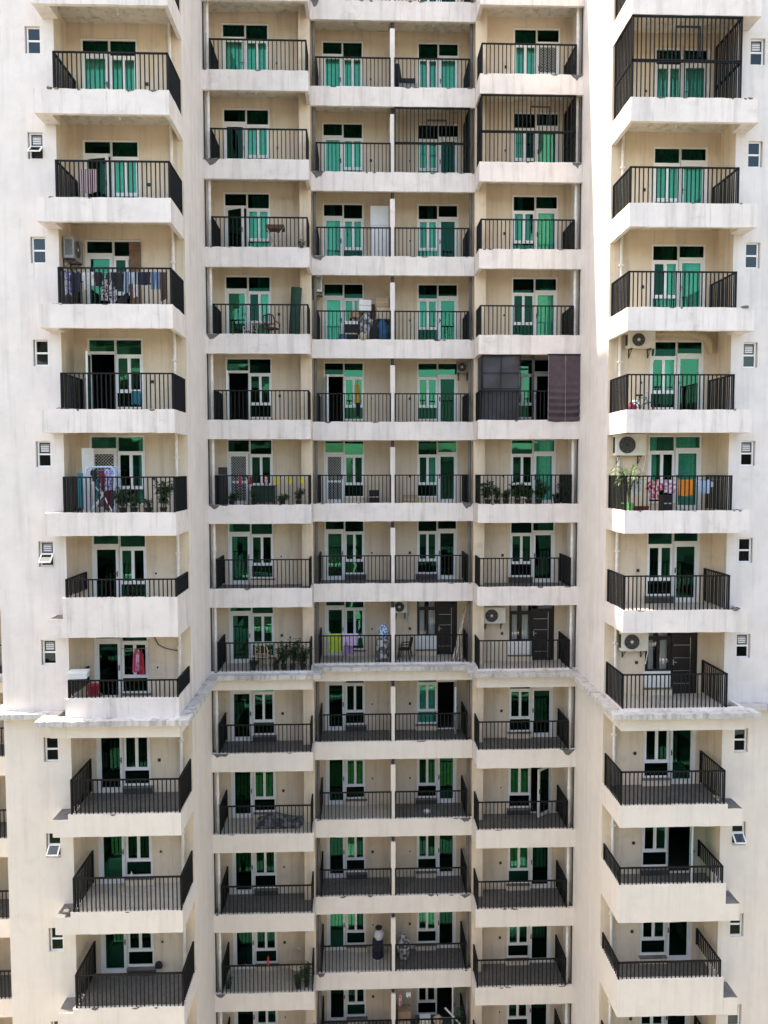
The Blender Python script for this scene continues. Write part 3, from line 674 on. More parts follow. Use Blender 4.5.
def plant(label, u, y, k, hgt, wid, leaf=.12, n=70, m='leaf', pot='pot_dark', potr=.11, poth=.18, group=None, cat='potted plant'):
    t = thing('potted_plant', label, cat, (u, y, FL(k) + .002), group); ORG[t.name] = Vector((0, 0, 0))
    p = MB(); p.lathe([(potr * .75, 0), (potr, poth), (potr * 1.08, poth), (potr * 1.08, poth + .02), (potr * .9, poth + .02), (potr * .85, poth - .02), (.001, poth - .02)], (0, 0, 0), 14); p.build('pot', [pot], t, (0, 0, 0))
    st = MB(); f = MB(); ns = 4 + int(wid * 6)
    tips = []
    for i in range(ns):
        a = RND.uniform(0, 2 * PI); r = RND.uniform(.2, 1) * wid * .5; hh = poth + (hgt - poth) * RND.uniform(.55, 1)
        pts = [(0, 0, poth - .03), (r * .4 * math.cos(a), r * .4 * math.sin(a), poth + (hh - poth) * .5), (r * math.cos(a), r * math.sin(a), hh)]
        st.tube(pts, [.007, .005, .003], 4, 0, False); tips.append(pts)
    st.build('stem', ['leaf'], t, (0, 0, 0))
    for i in range(int(n * 1.7)):
        pts = RND.choice(tips); q = RND.uniform(.25, 1)
        a, b = (Vector(pts[0]).lerp(Vector(pts[1]), q * 2), 0) if q < .5 else (Vector(pts[1]).lerp(Vector(pts[2]), q * 2 - 1), 0)
        dr = (RND.gauss(0, 1), RND.gauss(0, 1), RND.uniform(-.4, .8)); leaf_at(f, a, dr, leaf * RND.uniform(.6, 1.3), leaf * .22 * RND.uniform(.7, 1.3))
    f.build('foliage', [m], t, (0, 0, 0)); return t

# left tower, eye level: drying rack, board, plants
z = L(0)
t = thing('drying_rack', 'pale blue folding clothes airer hung with dark and violet washing', 'drying rack', (-8.93, 23.3, FL(0) + .002)); ORG[t.name] = Vector((0, 0, 0))
for yv in (-.22, .22):
    b = MB(); b.tube([(-.42, yv, 1.2), (-.40, yv, 1.33), (-.3, yv, 1.40), (.3, yv, 1.40), (.40, yv, 1.33), (.42, yv, 1.2), (.42, yv, .0)], .028, 8); b.tube([(-.42, yv, 1.2), (-.42, yv, .0)], .028, 8); b.build('top_frame', ['lightblue'], t, (0, 0, 0))
    b = MB(); b.tube([(-.36, yv - .03, .03), (.26, -yv - .03, .95)], .02, 6); b.tube([(.36, yv - .03, .03), (-.26, -yv - .03, .95)], .02, 6); b.build('crossed_leg', ['white'], t, (0, 0, 0))
b = MB()
for i in range(6): b.tube([(-.35 + i * .14, -.22, 1.3), (-.35 + i * .14, .22, 1.3)], .006, 5)
b.build('hanging_rod', ['white'], t, (0, 0, 0))
G = 'washing on the blue airer'
for n, lab, cat, m, x0, x1, zt, zb in [('cloth', 'teal cloth hanging at the left end of the blue airer', 'cloth', 'tealc', -9.62, -9.45, .10, -.95), ('shirt', 'black top draped on the left of the blue airer', 'top', 'black', -9.22, -9.03, .22, -.15),
    ('cloth', 'teal stripe of cloth hanging low inside the blue airer', 'cloth', 'tealc', -9.16, -9.06, -.12, -.68), ('shirt', 'dark purple top at the middle of the blue airer', 'top', 'maroon', -8.96, -8.80, .20, -.42), ('scarf', 'violet patterned cloth on the right of the blue airer', 'cloth', 'violetprint', -8.82, -8.53, .22, -.40),
    ('cloth', 'maroon cloth hanging lowest under the blue airer', 'cloth', 'maroon', -8.92, -8.64, -.42, -1.0)]:
    cloth(n, lab, cat, m, (x0 + x1) / 2, 23.1 if zt > 0 else 23.3, z + zt, x1 - x0, zt - zb, 'shirt' if n == 'shirt' else 'towel', G)
mb = MB(); mb.box(-.17, .17, -.02, .02, 0, 1.97); o = mb.build('board', ['white'], None, (0, 0, 0)); o.location = (-9.52, 23.75, FL(0) + .002); o.rotation_euler = (0, 0, .5); tag(o, 'tall white board standing left of the grille door and blue airer', 'board')
G = 'plants beside the blue airer'
plant('bushy pot plant right beside the blue airer', -8.27, 23.0, 0, .78, .6, .16, 150, group=G); plant('low pot plant under the window, second from the blue airer', -7.93, 23.0, 0, .66, .55, .14, 130, 'leaf2', group=G)
plant('tall leafy pot plant in the corner right of the blue airer', -7.10, 23.1, 0, 1.12, .75, .17, 200, group=G); plant('small pot plant left of the tall corner plant', -7.5, 22.95, 0, .55, .35, .11, 60, group=G)
# storey with open door, left tower
cloth('cloth', 'teal cloth hanging at the lower window beside the open left tower door', 'cloth', 'tealc', -8.2, YAB - .03, L(1) - .36, .28, .42)
# cornice storey, left tower
mb = MB(); mb.box(-.26, .26, -.2, .2, 0, .16); mb.box(-.28, .28, -.22, .22, .161, .2); o = mb.build('lidded_box', ['white'], None, (0, 0, 0)); o.location = (-9.66, 23.0, L(-2) + .001); o.rotation_euler.z = .12; tag(o, 'white lidded box balanced on the railing corner above the cornice', 'box')
mb = MB(); mb.lathe([(.14, 0), (.2, .3), (.215, .3), (.2, .31), (.19, .3), (.13, .02), (.001, .02)], (0, 0, 0), 18); o = mb.build('basin', ['red'], None, (0, 0, 0)); o.location = (-9.36, 23.3, FL(-2) + .5); tag(o, 'dark red plastic tub behind the left tower railing above the cornice', 'tub')
mb = MB(); mb.box(-.2, .2, -.2, .2, .46, .497); 
for sx in (-1, 1):
    for sy in (-1, 1): mb.box(sx * .18 - .02, sx * .18 + .02, sy * .18 - .02, sy * .18 + .02, 0, .459)
o = mb.build('stool', ['wood'], None, (0, 0, 0)); o.location = (-9.36, 23.3, FL(-2) + .001); tag(o, 'wooden stool carrying the dark red tub', 'stool')
G = 'washing hung at the left tower window above the cornice'
for i, (m, x, w_, h_, lab) in enumerate([('hotpink', -8.36, .16, .75, 'pink garment hanging leftmost in front of the window above the cornice'), ('pinkprint', -8.25, .16, .68, 'pale pink printed garment hanging between two others at the window'), ('red', -8.15, .14, .80, 'red garment hanging rightmost in front of the window above the cornice')]):
    cloth('garment', lab, 'garment', m, x, YAB - .10 - .03 * i, L(-2) + .55, w_, h_, 'dress', G)
wire('short clothes line across a left tower window above the cornice', -8.8, -7.95, YAB - .09, L(-2) + .57, .01)
mb = MB(); mb.lathe([(.035, 0), (.035, .14), (.012, .19), (.012, .22), (.001, .22)], (0, 0, 0), 10); o = mb.build('bottle', ['white'], None, (0, 0, 0)); o.location = (-8.62, YAB - .08, L(-4) + SILL + .003); tag(o, 'pale bottle standing on a left tower window sill', 'bottle')
mb = MB(); rr = [[(.16 * math.cos(a * PI / 5) * q, .08 * math.sin(a * PI / 5) * q, h) for a in range(10)] for q, h in ((.8, 0), (1, .06), (.9, .16), (.5, .25), (.05, .27))]
mb.grid(rr, 0, True, True); o = mb.build('bag', ['black'], None, (0, 0, 0)); o.location = (-7.80, YAB - .10, L(-5) + SILL + .003); o.scale = (.8, .7, .9); tag(o, 'dark bundle lying on the lowest left tower window sill', 'bag')

# bay left of centre
z = L(3)
t = thing('ironing_table', 'folding table with crossed pale legs and a dark padded top', 'folding table', (-4.25, 28.3, FL(3) + .002)); ORG[t.name] = Vector((0, 0, 0))
b = MB(); b.box(-.33, .33, -.22, .22, .90, 1.04); b.build('table_top', ['brown'], t, (0, 0, 0))
for yv in (-.18, .18):
    b = MB(); b.tube([(-.32, yv, 0), (.28, yv, .90)], .018, 6); b.tube([(.32, yv, 0), (-.28, yv, .90)], .018, 6); b.build('crossed_leg', ['acwhite'], t, (0, 0, 0))
plant('small sparse plant in the right corner by the folding table', -3.3, 28.1, 3, .62, .4, .09, 45)
mb = MB(); rows = []
for j in range(9): rows.append([(.19 * math.cos(a * PI / 8), .12 * math.sin(a * PI / 8), j / 8 * 1.85) for a in range(16)])
mb.grid(rows, 0, True, True); mb.face(rows[-1]); mb.face(rows[0][::-1]); o = mb.build('rolled_mat', ['darkgreen'], None, (0, 0, 0)); o.location = (-3.62, 28.25, FL(2) + .003); o.rotation_euler = (.05, .07, 0); tag(o, 'tall dark green rolled mat leaning in a balcony corner', 'rolled mat')
plastic_chair('brown chair on the balcony with the green rolled mat', (-4.42, 28.3, FL(2) + .002), PI * .9, 'brown', .95)
plastic_chair('small white chair left of the brown chair', (-5.2, 28.4, FL(2) + .002), -.5, 'white', .8)
t = thing('side_table', 'small low table between the white and brown chairs', 'table', (-4.89, 28.2, FL(2) + .002)); ORG[t.name] = Vector((0, 0, 0))
b = MB(); b.box(-.2, .2, -.18, .18, .55, .58); b.build('table_top', ['acwhite'], t, (0, 0, 0))
for sx in (-1, 1):
    for sy in (-1, 1): b = MB(); b.tube([(sx * .17, sy * .15, .55), (sx * .18, sy * .16, 0)], .014, 6); b.build('leg', ['wood'], t, (0, 0, 0))
# cloths clipped to the line at eye level
wire('line of small bright cloths above a row of pot plants', -6.3, -3.12, 27.72, L(0) + .01, .03)
G = 'small bright cloths on a balcony line'
for m, x, w_, h_, lab in [('hotpink', -5.52, .12, .37, 'pink cloth leftmost on the line of small bright cloths'), ('red', -5.15, .14, .32, 'red cloth second from left on the line of small bright cloths'), ('redprint', -4.61, .14, .34, 'red and white cloth third from left on the bright line'),
    ('yellow', -4.22, .18, .32, 'yellow cloth next to the red and white one on the bright line'), ('yellow', -3.76, .16, .31, 'yellow cloth second from the right on the bright line'), ('yellow', -3.33, .14, .29, 'yellow cloth at the right end of the bright line')]:
    cloth('cloth', lab, 'cloth', m, x, 27.72, L(0) - .01, w_, h_, 'dress', G, .02)
mb = MB(); mb.box(-.13, .13, -.13, .13, 0, 1.10); mb.box(-.14, .14, -.14, .14, 1.101, 1.40); o = mb.build('cabinet', ['acdark'], None, (0, 0, 0)); o.location = (-6.22, 28.2, FL(0) + .002); tag(o, 'narrow black cabinet at the left end of the bright cloth line', 'cabinet')
mb = MB(); mb.box(-.4, .4, -.14, .14, .12, .68); mb.box(-.42, .42, -.16, .16, .681, .73)
for sx in (-1, 1): mb.box(sx * .37 - .02, sx * .37 + .02, -.13, .13, 0, .119)
o = mb.build('planter_box', ['darkgreen'], None, (0, 0, 0)); o.location = (-4.76, 28.4, FL(0) + .002); tag(o, 'dark green chest under the window behind the bright cloths', 'chest')
G = 'low pot plants under the bright cloths'
for i, (x, h_, lab) in enumerate([(-5.85, .45, 'low pot plant leftmost under the bright cloths'), (-5.05, .55, 'pot plant in front of the dark green chest'), (-4.05, .40, 'low pot plant under the middle yellow cloth'), (-3.45, .62, 'taller pot plant at the right end under the bright cloths')]):
    plant(lab, x, 27.85, 0, h_ * 1.1, .7, .13, 110, 'leaf', group=G)
# plants with beige chair above the cornice
plastic_chair('beige plastic chair beside dense plants above the cornice', (-4.84, 28.3, FL(-2) + .002), PI * .95, 'beige')
G = 'dense plants beside the beige chair'
for x, h_, w_, lab in [(-4.05, .95, .5, 'tall plant next to the beige chair'), (-3.72, 1.12, .5, 'tallest of the dense plants right of the beige chair'), (-3.35, .9, .5, 'dense plant filling the right corner beyond the beige chair'), (-4.35, .35, .3, 'lowest plant just right of the beige chair'), (-5.15, .35, .3, 'small plant just left of the beige chair')]:
    plant(lab, x, 27.95, -2, h_ * 1.05, w_ * 1.2, .14, 220 if h_ > .5 else 60, 'leaf', group=G)
# dark cover on the floor
mb = MB(); rows = []
for j in range(9):
    rows.append([(-.85 + 1.7 * i / 16 + .04 * math.sin(j * 2 + i), -.5 + j / 8, .03 + .26 * math.exp(-((i - 6) / 5) ** 2 - ((j - 5) / 3) ** 2) + .04 * RND.random()) for i in range(17)])
mb.grid(rows, 0, False); mb.grid([[(p[0], p[1], 0) for p in rows[0]], rows[0]], 0); M['sheetmix'] = pattern('mottled_sheet', (.05, .05, .055), (.20, .20, .21), 5)
o = mb.build('ground_sheet', ['sheetmix'], None, (0, 0, 0)); o.location = (-4.3, 28.5, FL(-4) + .003); tag(o, 'crumpled dark sheet lying on a pale balcony floor', 'sheet')
# lowest furnished bay: round chair, plants, bottle
t = thing('round_chair', 'round backed cane chair in the corner of a lower balcony', 'chair', (-3.7, 28.5, FL(-6) + .002)); ORG[t.name] = Vector((0, 0, 0))
b = MB(); b.tube([(.30 * math.cos(a * PI / 12), .10 + .05 * math.sin(a * PI / 12), .62 + .38 * math.sin(a * PI / 12)) for a in range(-4, 17)], .022, 6); b.build('hoop', ['beige'], t, (0, 0, 0))
b = MB()
for i in range(-4, 5): b.tube([(i * .03, 0.02, .42), (i * .062, .13, .62 + .36 * math.cos(i / 5.2))], .008, 4)
b.build('backrest', ['beige'], t, (0, 0, 0)); b = MB(); b.lathe([(.27, .38), (.29, .41), (.27, .44), (.001, .45)], (0, -.05, 0), 16); b.build('seat', ['beige'], t, (0, 0, 0))
for sx, sy in ((-1, -1), (1, -1), (-1, 1), (1, 1)): b = MB(); b.tube([(sx * .2, sy * .18 - .05, .39), (sx * .24, sy * .22 - .05, 0)], .018, 6); b.build('leg', ['beige'], t, (0, 0, 0))
plant('dark tall plant beside the round cane chair', -3.3, 27.9, -6, 1.05, .5, .14, 130); plant('dark low plant in front of the round cane chair', -3.62, 27.8, -6, .6, .42, .13, 90)
plant('small plant in the left corner of the balcony with the cane chair', -6.2, 27.9, -6, .5, .35, .12, 45, 'leaf2')
mb = MB(); mb.lathe([(.035, 0), (.04, .04), (.036, .22), (.016, .27), (.02, .32), (.001, .33)], (0, 0, 0), 12); o = mb.build('spray_bottle', ['red'], None, (0, 0, 0)); o.location = (-4.68, 27.51, L(-6) + .002); tag(o, 'red bottle standing on a lower balcony railing', 'bottle')

# centre left bay
mb = MB(); mb.box(-.34, .34, -.3, .3, .04, 1.18); mb.box(-.34, .34, -.3, .3, 1.19, 1.80); mb.box(-.34, .34, .02, .28, 0, .039); mb.box(-.30, -.28, -.33, -.301, .7, 1.1); mb.box(-.30, -.28, -.33, -.301, 1.25, 1.5)
o = mb.build('refrigerator', ['lightblue' if False else 'white'], None, (0, 0, 0)); o.location = (-.47, 29.7, FL(3) + .06); o.scale = (1, 1, 1.17); tag(o, 'tall white cabinet standing against the centre dividing wall', 'cabinet')
def crate(name, label, cat, m, u, y, z, w, d, h, rz=0.):
    mb = MB(); mb.box(-w / 2, w / 2, -d / 2, d / 2, 0, h); mb.face([(-w / 2, -d / 2 - .002, h * .48), (w / 2, -d / 2 - .002, h * .48), (w / 2, -d / 2 - .002, h * .55), (-w / 2, -d / 2 - .002, h * .55)], 1)
    mb.box(-w / 2, -.004, -d / 2, d / 2, h + .001, h + .006); mb.box(.004, w / 2, -d / 2, d / 2, h + .001, h + .006)
    o = mb.build(name, [m, 'beige'], None, (0, 0, 0)); o.location = (u, y, z); o.rotation_euler.z = rz; return tag(o, label, cat)
def sack(name, label, cat, m, u, y, z, w, d, h, seed=1):
    r = random.Random(seed); mb = MB(); rows = []; n = 14
    for j in range(9):
        t = j / 8; q = (.75 + .3 * math.sin(t * PI)) * (1 if t < .85 else .55)
        rows.append([(w / 2 * q * math.cos(2 * PI * i / n) * r.uniform(.85, 1.12), d / 2 * q * math.sin(2 * PI * i / n) * r.uniform(.85, 1.12), t * h * r.uniform(.97, 1.03)) for i in range(n)])
    mb.grid(rows, 0, True, True); mb.face(rows[-1]); mb.face(rows[0][::-1]); o = mb.build(name, [m], None, (0, 0, 0)); o.location = (u, y, z); return tag(o, label, cat)
f = FL(2) + .002
sack('sack', 'bright blue plastic sack in the heap beside the centre divider', 'sack', 'bluebag', -.38, 29.2, f, .56, .5, .90, 3)
crate('carton', 'pale carton resting on the blue sack', 'carton', 'beige', -.37, 29.3, f + .93, .48, .4, .42, .1)
crate('carton', 'brown cardboard carton on top of the pale carton', 'carton', 'cardboard', -.37, 29.3, f + 1.37, .46, .4, .34, -.06)
sack('sack', 'mottled grey sack filling the middle of the heap', 'sack', 'mixpile', -.98, 29.3, f, .58, .5, 1.18, 8)
crate('carton', 'tilted pale grey carton on top of the mottled grey sack', 'carton', 'sheer', -1.06, 29.3, f + 1.21, .46, .36, .42, .25)
crate('shelf_unit', 'low dark crate with white top left of the grey sack', 'crate', 'black', -1.55, 29.2, f, .46, .4, .70)
sack('bag', 'dark bag squeezed between the grey sack and the blue sack', 'bag', 'black', -.68, 28.98, f, .34, .3, .72, 41)
sack('bag', 'small pale bag on the floor before the grey sack', 'bag', 'beige', -1.12, 28.92, f, .34, .26, .40, 42)
crate('carton', 'dark brown carton behind the heap against the wall', 'carton', 'brown', -.9, 29.68, f, .5, .36, 1.55)
sack('sack', 'striped sack standing in front of the brown wall carton', 'sack', 'stripe', -1.30, 29.45, f, .4, .34, 1.0, 61)
crate('carton', 'small brown carton lying on the striped sack', 'carton', 'cardboard', -1.38, 29.5, f + 1.03, .36, .3, .24, .5)
mb = MB(); mb.lathe([(.13, 0), (.16, .3), (.17, .3), (.16, .31), (.12, .02), (.001, .02)], (0, 0, 0), 16); o = mb.build('bucket', ['bluewhite'], None, (0, 0, 0)); o.location = (-1.85, 28.95, f); tag(o, 'blue bucket at the left foot of the heap of sacks', 'bucket')
crate('tray', 'white tray lying on the low dark crate', 'tray', 'white', -1.55, 29.2, f + .709, .5, .42, .11)
cloth('cloth', 'mustard yellow cloth hanging at the window of a centre bay', 'cloth', 'mustard', -1.32, YCB - .08, L(1) + .62, .2, .86, 'dress')
cloth('cloth', 'dark cloth hanging below the mustard yellow one', 'cloth', 'black', -1.30, YCB - .05, L(1) - .24, .14, .5)
crate('crate', 'small dark box on the floor right of a grille door', 'box', 'black', -.71, 29.4, FL(0) + .002, .36, .3, .52)
wire('clothes line with lime and lilac towels above the cornice', -2.72, -.12, 28.9, L(-2) - .005, .01)
G = 'towels above the cornice'
cloth('towel', 'lime green towel hanging left of a lilac one above the cornice', 'towel', 'lime', -2.22, 28.88, L(-2) - .01, .50, .72, group=G)
cloth('towel', 'lilac towel folded over the line next to the lime green one', 'towel', 'lilac', -1.63, 28.86, L(-2) - .01, .62, .44, group=G)
cloth('towel', 'purple cloth hanging out below the lilac towel', 'cloth', 'purple', -1.68, 28.9, L(-2) - .04, .36, .78, group=G)
mb = MB(); mb.lathe([(.24, 0), (.26, .05), (.25, .45), (.26, .8), (.24, .86), (.001, .87)], (0, 0, 0), 18); o = mb.build('drum', ['mixpile'], None, (0, 0, 0)); o.location = (-.40, 29.0, FL(-2) + .002); tag(o, 'grey white drum in the corner under a blue and white bag', 'drum')
sack('bag', 'blue and white patterned bag standing on the grey white drum', 'bag', 'bwprint', -.36, 29.0, FL(-2) + .88, .40, .34, .56, 5)
mb = MB(); mb.lathe([(.2, 0), (.215, .04), (.2, .30), (.205, .31), (.205, .37), (.2, .38), (.21, .74), (.001, .76)], (0, 0, 0), 18)
for i in range(0, 18 * 1): pass
o = mb.build('bin', ['navy'], None, (0, 0, 0)); o.location = (-.60, 29.5, FL(-6) + .002); tag(o, 'dark blue bin on a lower centre balcony, heaped with pale cloth', 'bin')
mb = MB(); mb.lathe([(.212, 0), (.212, .06)], (0, 0, 0), 18); mb.build('label_band', ['offwhite'], o, (0, 0, -.25 + .55))
sack('cloth_bundle', 'pale cloth bundle heaped on the dark blue bin', 'bundle', 'offwhite', -.56, 29.5, FL(-6) + .76, .36, .32, .40, 11)
sack('bag', 'small dark bag on top of the pale cloth bundle', 'bag', 'black', -.56, 29.5, FL(-6) + 1.15, .26, .24, .16, 12)

# centre right bay
t = thing('lounge_chair', 'dark lounge chair by the centre post on the highest full balcony', 'lounge chair', (.55, 29.4, FL(5) + .002)); ORG[t.name] = Vector((0, 0, 0))
b = MB(); b.box(-.3, .36, -.3, .3, .36, .50); b.build('seat', ['greyc'], t, (0, 0, 0)); b = MB(); b.tube([(-.26, 0, .5), (-.34, 0, .9), (-.36, 0, 1.3)], [.16, .14, .1], 10); b.build('backrest', ['black'], t, (0, 0, 0))
b = MB(); b.box(-.25, .3, -.33, -.301, .5, .66); b.build('armrest', ['black'], t, (0, 0, 0))
for sx in (-.25, .3):
    for sy in (-.25, .25): b = MB(); b.box(sx - .02, sx + .02, sy - .02, sy + .02, 0, .359); b.build('leg', ['black'], t, (0, 0, 0))
crate('carton', 'brown carton on the floor right of the centre post', 'carton', 'cardboard', .67, 29.3, FL(0) + .002, .52, .36, .34)
plastic_chair('black chair beside the centre post above the cornice', (.48, 29.4, FL(-2) + .002), -PI / 2 - .3, 'black', .92)
for i, (a, b_, lab) in enumerate([((2.36, -1.1), (2.88, .9), 'longest pale bamboo pole leaning into the corner'), ((2.5, -1.1), (2.80, .55), 'middle bamboo pole of the leaning bundle'), ((2.62, -1.1), (2.72, .2), 'shortest and steepest bamboo pole of the leaning bundle'), ((2.30, -1.1), (2.84, .72), 'slanted bamboo pole, leftmost foot of the leaning bundle')]):
    mb = MB(); mb.tube([(a[0], 28.9 + i * .05, L(-2) + a[1] + .02), (b_[0], 29.5 + i * .06, L(-2) + b_[1])], .036, 7); tag(mb.build('bamboo_pole', ['bamboo']), lab, 'pole', 'bamboo poles leaning in the corner')
sack('bag', 'white plastic bag lying on a dark balcony floor', 'bag', 'offwhite', 1.32, 29.1, FL(-4) + .003, .26, .2, .16, 21)
sack('sack', 'dark sack by the centre post on a lower balcony', 'sack', 'mixpile', .42, 29.4, FL(-6) + .002, .5, .45, 1.0, 22)
M['mixdark'] = pattern('dark_sack', (.03, .03, .032), (.11, .11, .11), 9)
bpy.data.objects['sack.002'].data.materials[0] = M['mixdark'] if 'sack.002' in bpy.data.objects else M['mixdark']
# bottom centre right bay: clutter under the dark soffit
crate('tub', 'white tub on the cluttered bottom balcony', 'tub', 'white', 1.25, 29.1, FL(-7) + .58, .42, .34, .22)
crate('table', 'dark crate carrying the white tub on the bottom balcony', 'crate', 'black', 1.35, 29.1, FL(-7) + .002, .8, .5, .56)
cloth('cloth', 'red and white cloth hanging by the post on the bottom balcony', 'cloth', 'redprint', .26, 28.9, L(-7) + .78, .14, .46)
cloth('cloth', 'yellow cloth on the railing of the bottom balcony', 'cloth', 'yellow', 1.1, 28.62, L(-7) - .24, .36, .2)
plant('dark plant at the right end of the bottom balcony', 2.6, 28.9, -7, 1.35, .6, .14, 120)
mb = MB(); mb.tube([(2.0, 28.8, L(-7) + .25), (2.75, 28.62, L(-7) - .5)], .035, 8); tag(mb.build('pole', ['acwhite']), 'pale pole slanting down at the right of the bottom balcony', 'pole')

sack('bag', 'pale bag beside the white tub on the cluttered bottom balcony', 'bag', 'beige', 1.75, 29.0, FL(-7) + .58, .36, .3, .34, 51)
cloth('cloth', 'white cloth hanging near the red and white one on the bottom balcony', 'cloth', 'offwhite', .58, 28.95, L(-7) + .80, .2, .18)
crate('carton', 'brown carton stacked in the left of the bottom balcony', 'carton', 'cardboard', .45, 29.4, FL(-7) + .002, .5, .4, .95)
# bay right of centre: blinds and plants
mb = MB(); z = L(1)
def sheet(mb, x0, x1, y, z0, z1, amp, m=0, along='x', n=22):
    rows = []
    for j in range(13):
        t = j / 12
        r = []
        for i in range(n + 1):
            s = i / n; w = amp * (math.sin(t * 9 + s * 5) * .6 + math.sin(s * 7 - t * 4) * .5) * (1 if .02 < s < .98 else .2)
            a = x0 + (x1 - x0) * s
            r.append((a, y + w, z1 + (z0 - z1) * t) if along == 'x' else (y + w, a, z1 + (z0 - z1) * t))
        rows.append(r)
    mb.grid(rows, m); off = (0, .012, 0) if along == 'x' else (.012, 0, 0)
    mb.grid([[(p[0] + off[0], p[1] + off[1], p[2]) for p in r][::-1] for r in rows], m)
t = thing('tarpaulin_screen', 'dark grey tarpaulin screen covering the left half of a balcony', 'screen', (3.8, 27.6, z - 1.05))
b = MB(); sheet(b, 3.12, 4.48, YB + .17, z - 1.04, z + 1.24, .055); sheet(b, YB + .1, 28.42, 3.10, z - 1.04, z + 1.24, .01, 0, 'y', 8); b.build('sheet', ['tarp'], t)
b = MB()
for x in (3.13, 3.80, 4.50): b.box(x - .013, x + .013, YB + .075, YB + .10, z + .03, z + 1.25)
for zz in (z + .06, z + .62, z + 1.24): b.box(3.11, 4.52, YB + .072, YB + .0745, zz - .013, zz + .013)
b.build('screen_frame', ['rail'], t)
t = thing('net_blind', 'brown black net blind hanging over the right end of a balcony railing', 'blind', (6.0, 27.4, z - 1.16))
b = MB(); rows = []
for j in range(90):
    v = j / 89; fold = .06 * math.sin(v * 62 + .3 * math.sin(v * 9)) * max(0, v - .35) * 1.8
    rows.append([(5.47 + 1.13 * i / 16, YB - .035 - fold - .01 * math.sin(i * .7 + v * 5), z + 1.25 - 2.42 * v - .03 * math.sin(i / 16 * PI) * v) for i in range(17)])
b.grid(rows); b.grid([[(p[0], p[1] + .014, p[2]) for p in r][::-1] for r in rows]); b.build('net', ['meshcloth'], t)
b = MB(); b.tube([(6.08, YB - .085, z + 1.24), (6.08, YB - .10, z - 1.16)], .007, 5); b.tube([(5.47, YB - .07, z + 1.25), (5.47, YB - .08, z - 1.1)], .008, 5); b.build('cord', ['greyc'], t)
b = MB(); b.tube([(5.44, YB - .04, z + 1.26), (6.62, YB - .04, z + 1.26)], .025, 8); b.build('rod', ['rail'], t)
mb = MB(); mb.box(4.94, 5.02, YB + .2, YB + .25, FL(1) + .002, z + 1.69); mb.box(4.5, 5.44, YB + .2, YB + .25, z + 1.1, z + 1.16); tag(mb.build('screen_post', ['darkframe']), 'dark post between the tarpaulin screen and the net blind', 'post')
G = 'pot plants lined along one railing'
for i, (x, h_, w_, lf, lab) in enumerate([(3.40, .88, .42, .17, 'broad leaved pot plant at the left end of the long plant row'), (3.74, .75, .3, .12, 'thin pot plant second from left in the long plant row'), (4.06, .58, .34, .12, 'low pot plant third from left in the long plant row'), (4.48, .74, .44, .16, 'spreading pot plant fourth from left in the long plant row'),
    (4.88, .70, .36, .12, 'pot plant in the middle of the long plant row, before the window'), (5.27, .90, .46, .15, 'bushy pot plant right of the middle in the long plant row'), (5.92, .45, .3, .10, 'small pot plant second from right in the long plant row'), (6.24, .85, .4, .12, 'tall thin pot plant at the right end of the long plant row')]):
    plant(lab, x, 27.82, 0, h_ * 1.08, w_ * 1.35, lf * 1.15, 120 if i != 5 else 200, 'leaf', 'pot_dark', .12, .2, G)

# right tower
f = FL(1) + .002
t = thing('toy_bicycle', "child's small bicycle parked among bits in the left corner of a right tower balcony", 'bicycle', (7.42, 23.6, f)); ORG[t.name] = Vector((0, 0, 0))
for sx in (-.22, .24):
    b = MB(); b.tube([(sx + .17 * math.cos(a * PI / 9), 0, .19 + .17 * math.sin(a * PI / 9)) for a in range(19)], .018, 6, 0, False)
    for a in range(6): b.tube([(sx, 0, .19), (sx + .16 * math.cos(a * PI / 3), 0, .19 + .16 * math.sin(a * PI / 3))], .004, 4)
    b.build('wheel', ['acdark'], t, (0, 0, 0))
b = MB(); b.tube([(-.22, 0, .19), (-.06, 0, .48), (.16, 0, .52), (.24, 0, .19)], .016, 6); b.tube([(-.06, 0, .48), (.0, 0, .2), (.16, 0, .52)], .016, 6); b.tube([(-.22, 0, .19), (0, 0, .2)], .014, 6); b.build('frame', ['tealc'], t, (0, 0, 0))
b = MB(); b.tube([(.15, -.2, .68), (.17, 0, .64), (.15, .2, .68)], .013, 6); b.tube([(.17, 0, .64), (.16, 0, .5)], .014, 6); b.build('handlebar', ['steel'], t, (0, 0, 0))
b = MB(); b.box(-.17, .03, -.06, .06, .55, .60); b.tube([(-.07, 0, .55), (-.06, 0, .46)], .013, 6); b.build('saddle', ['black'], t, (0, 0, 0))
sack('bag', 'reddish bag on the floor left of the small bicycle', 'bag', 'maroon', 7.05, 23.4, f, .3, .26, .34, 31)
sack('bag', 'white bag behind the small bicycle', 'bag', 'offwhite', 7.38, 24.0, f, .34, .3, .46, 32)
f = FL(0) + .002
t = thing('palm_plant', 'palm with arching fronds in a bright green pot beside a railing', 'palm', (6.86, 23.0, f)); ORG[t.name] = Vector((0, 0, 0))
b = MB(); b.lathe([(.14, 0), (.18, .26), (.195, .26), (.195, .29), (.165, .29), (.15, .22), (.001, .22)], (0, 0, 0), 16); b.build('pot', ['greenpot'], t, (0, 0, 0))
st = MB(); lf = MB()
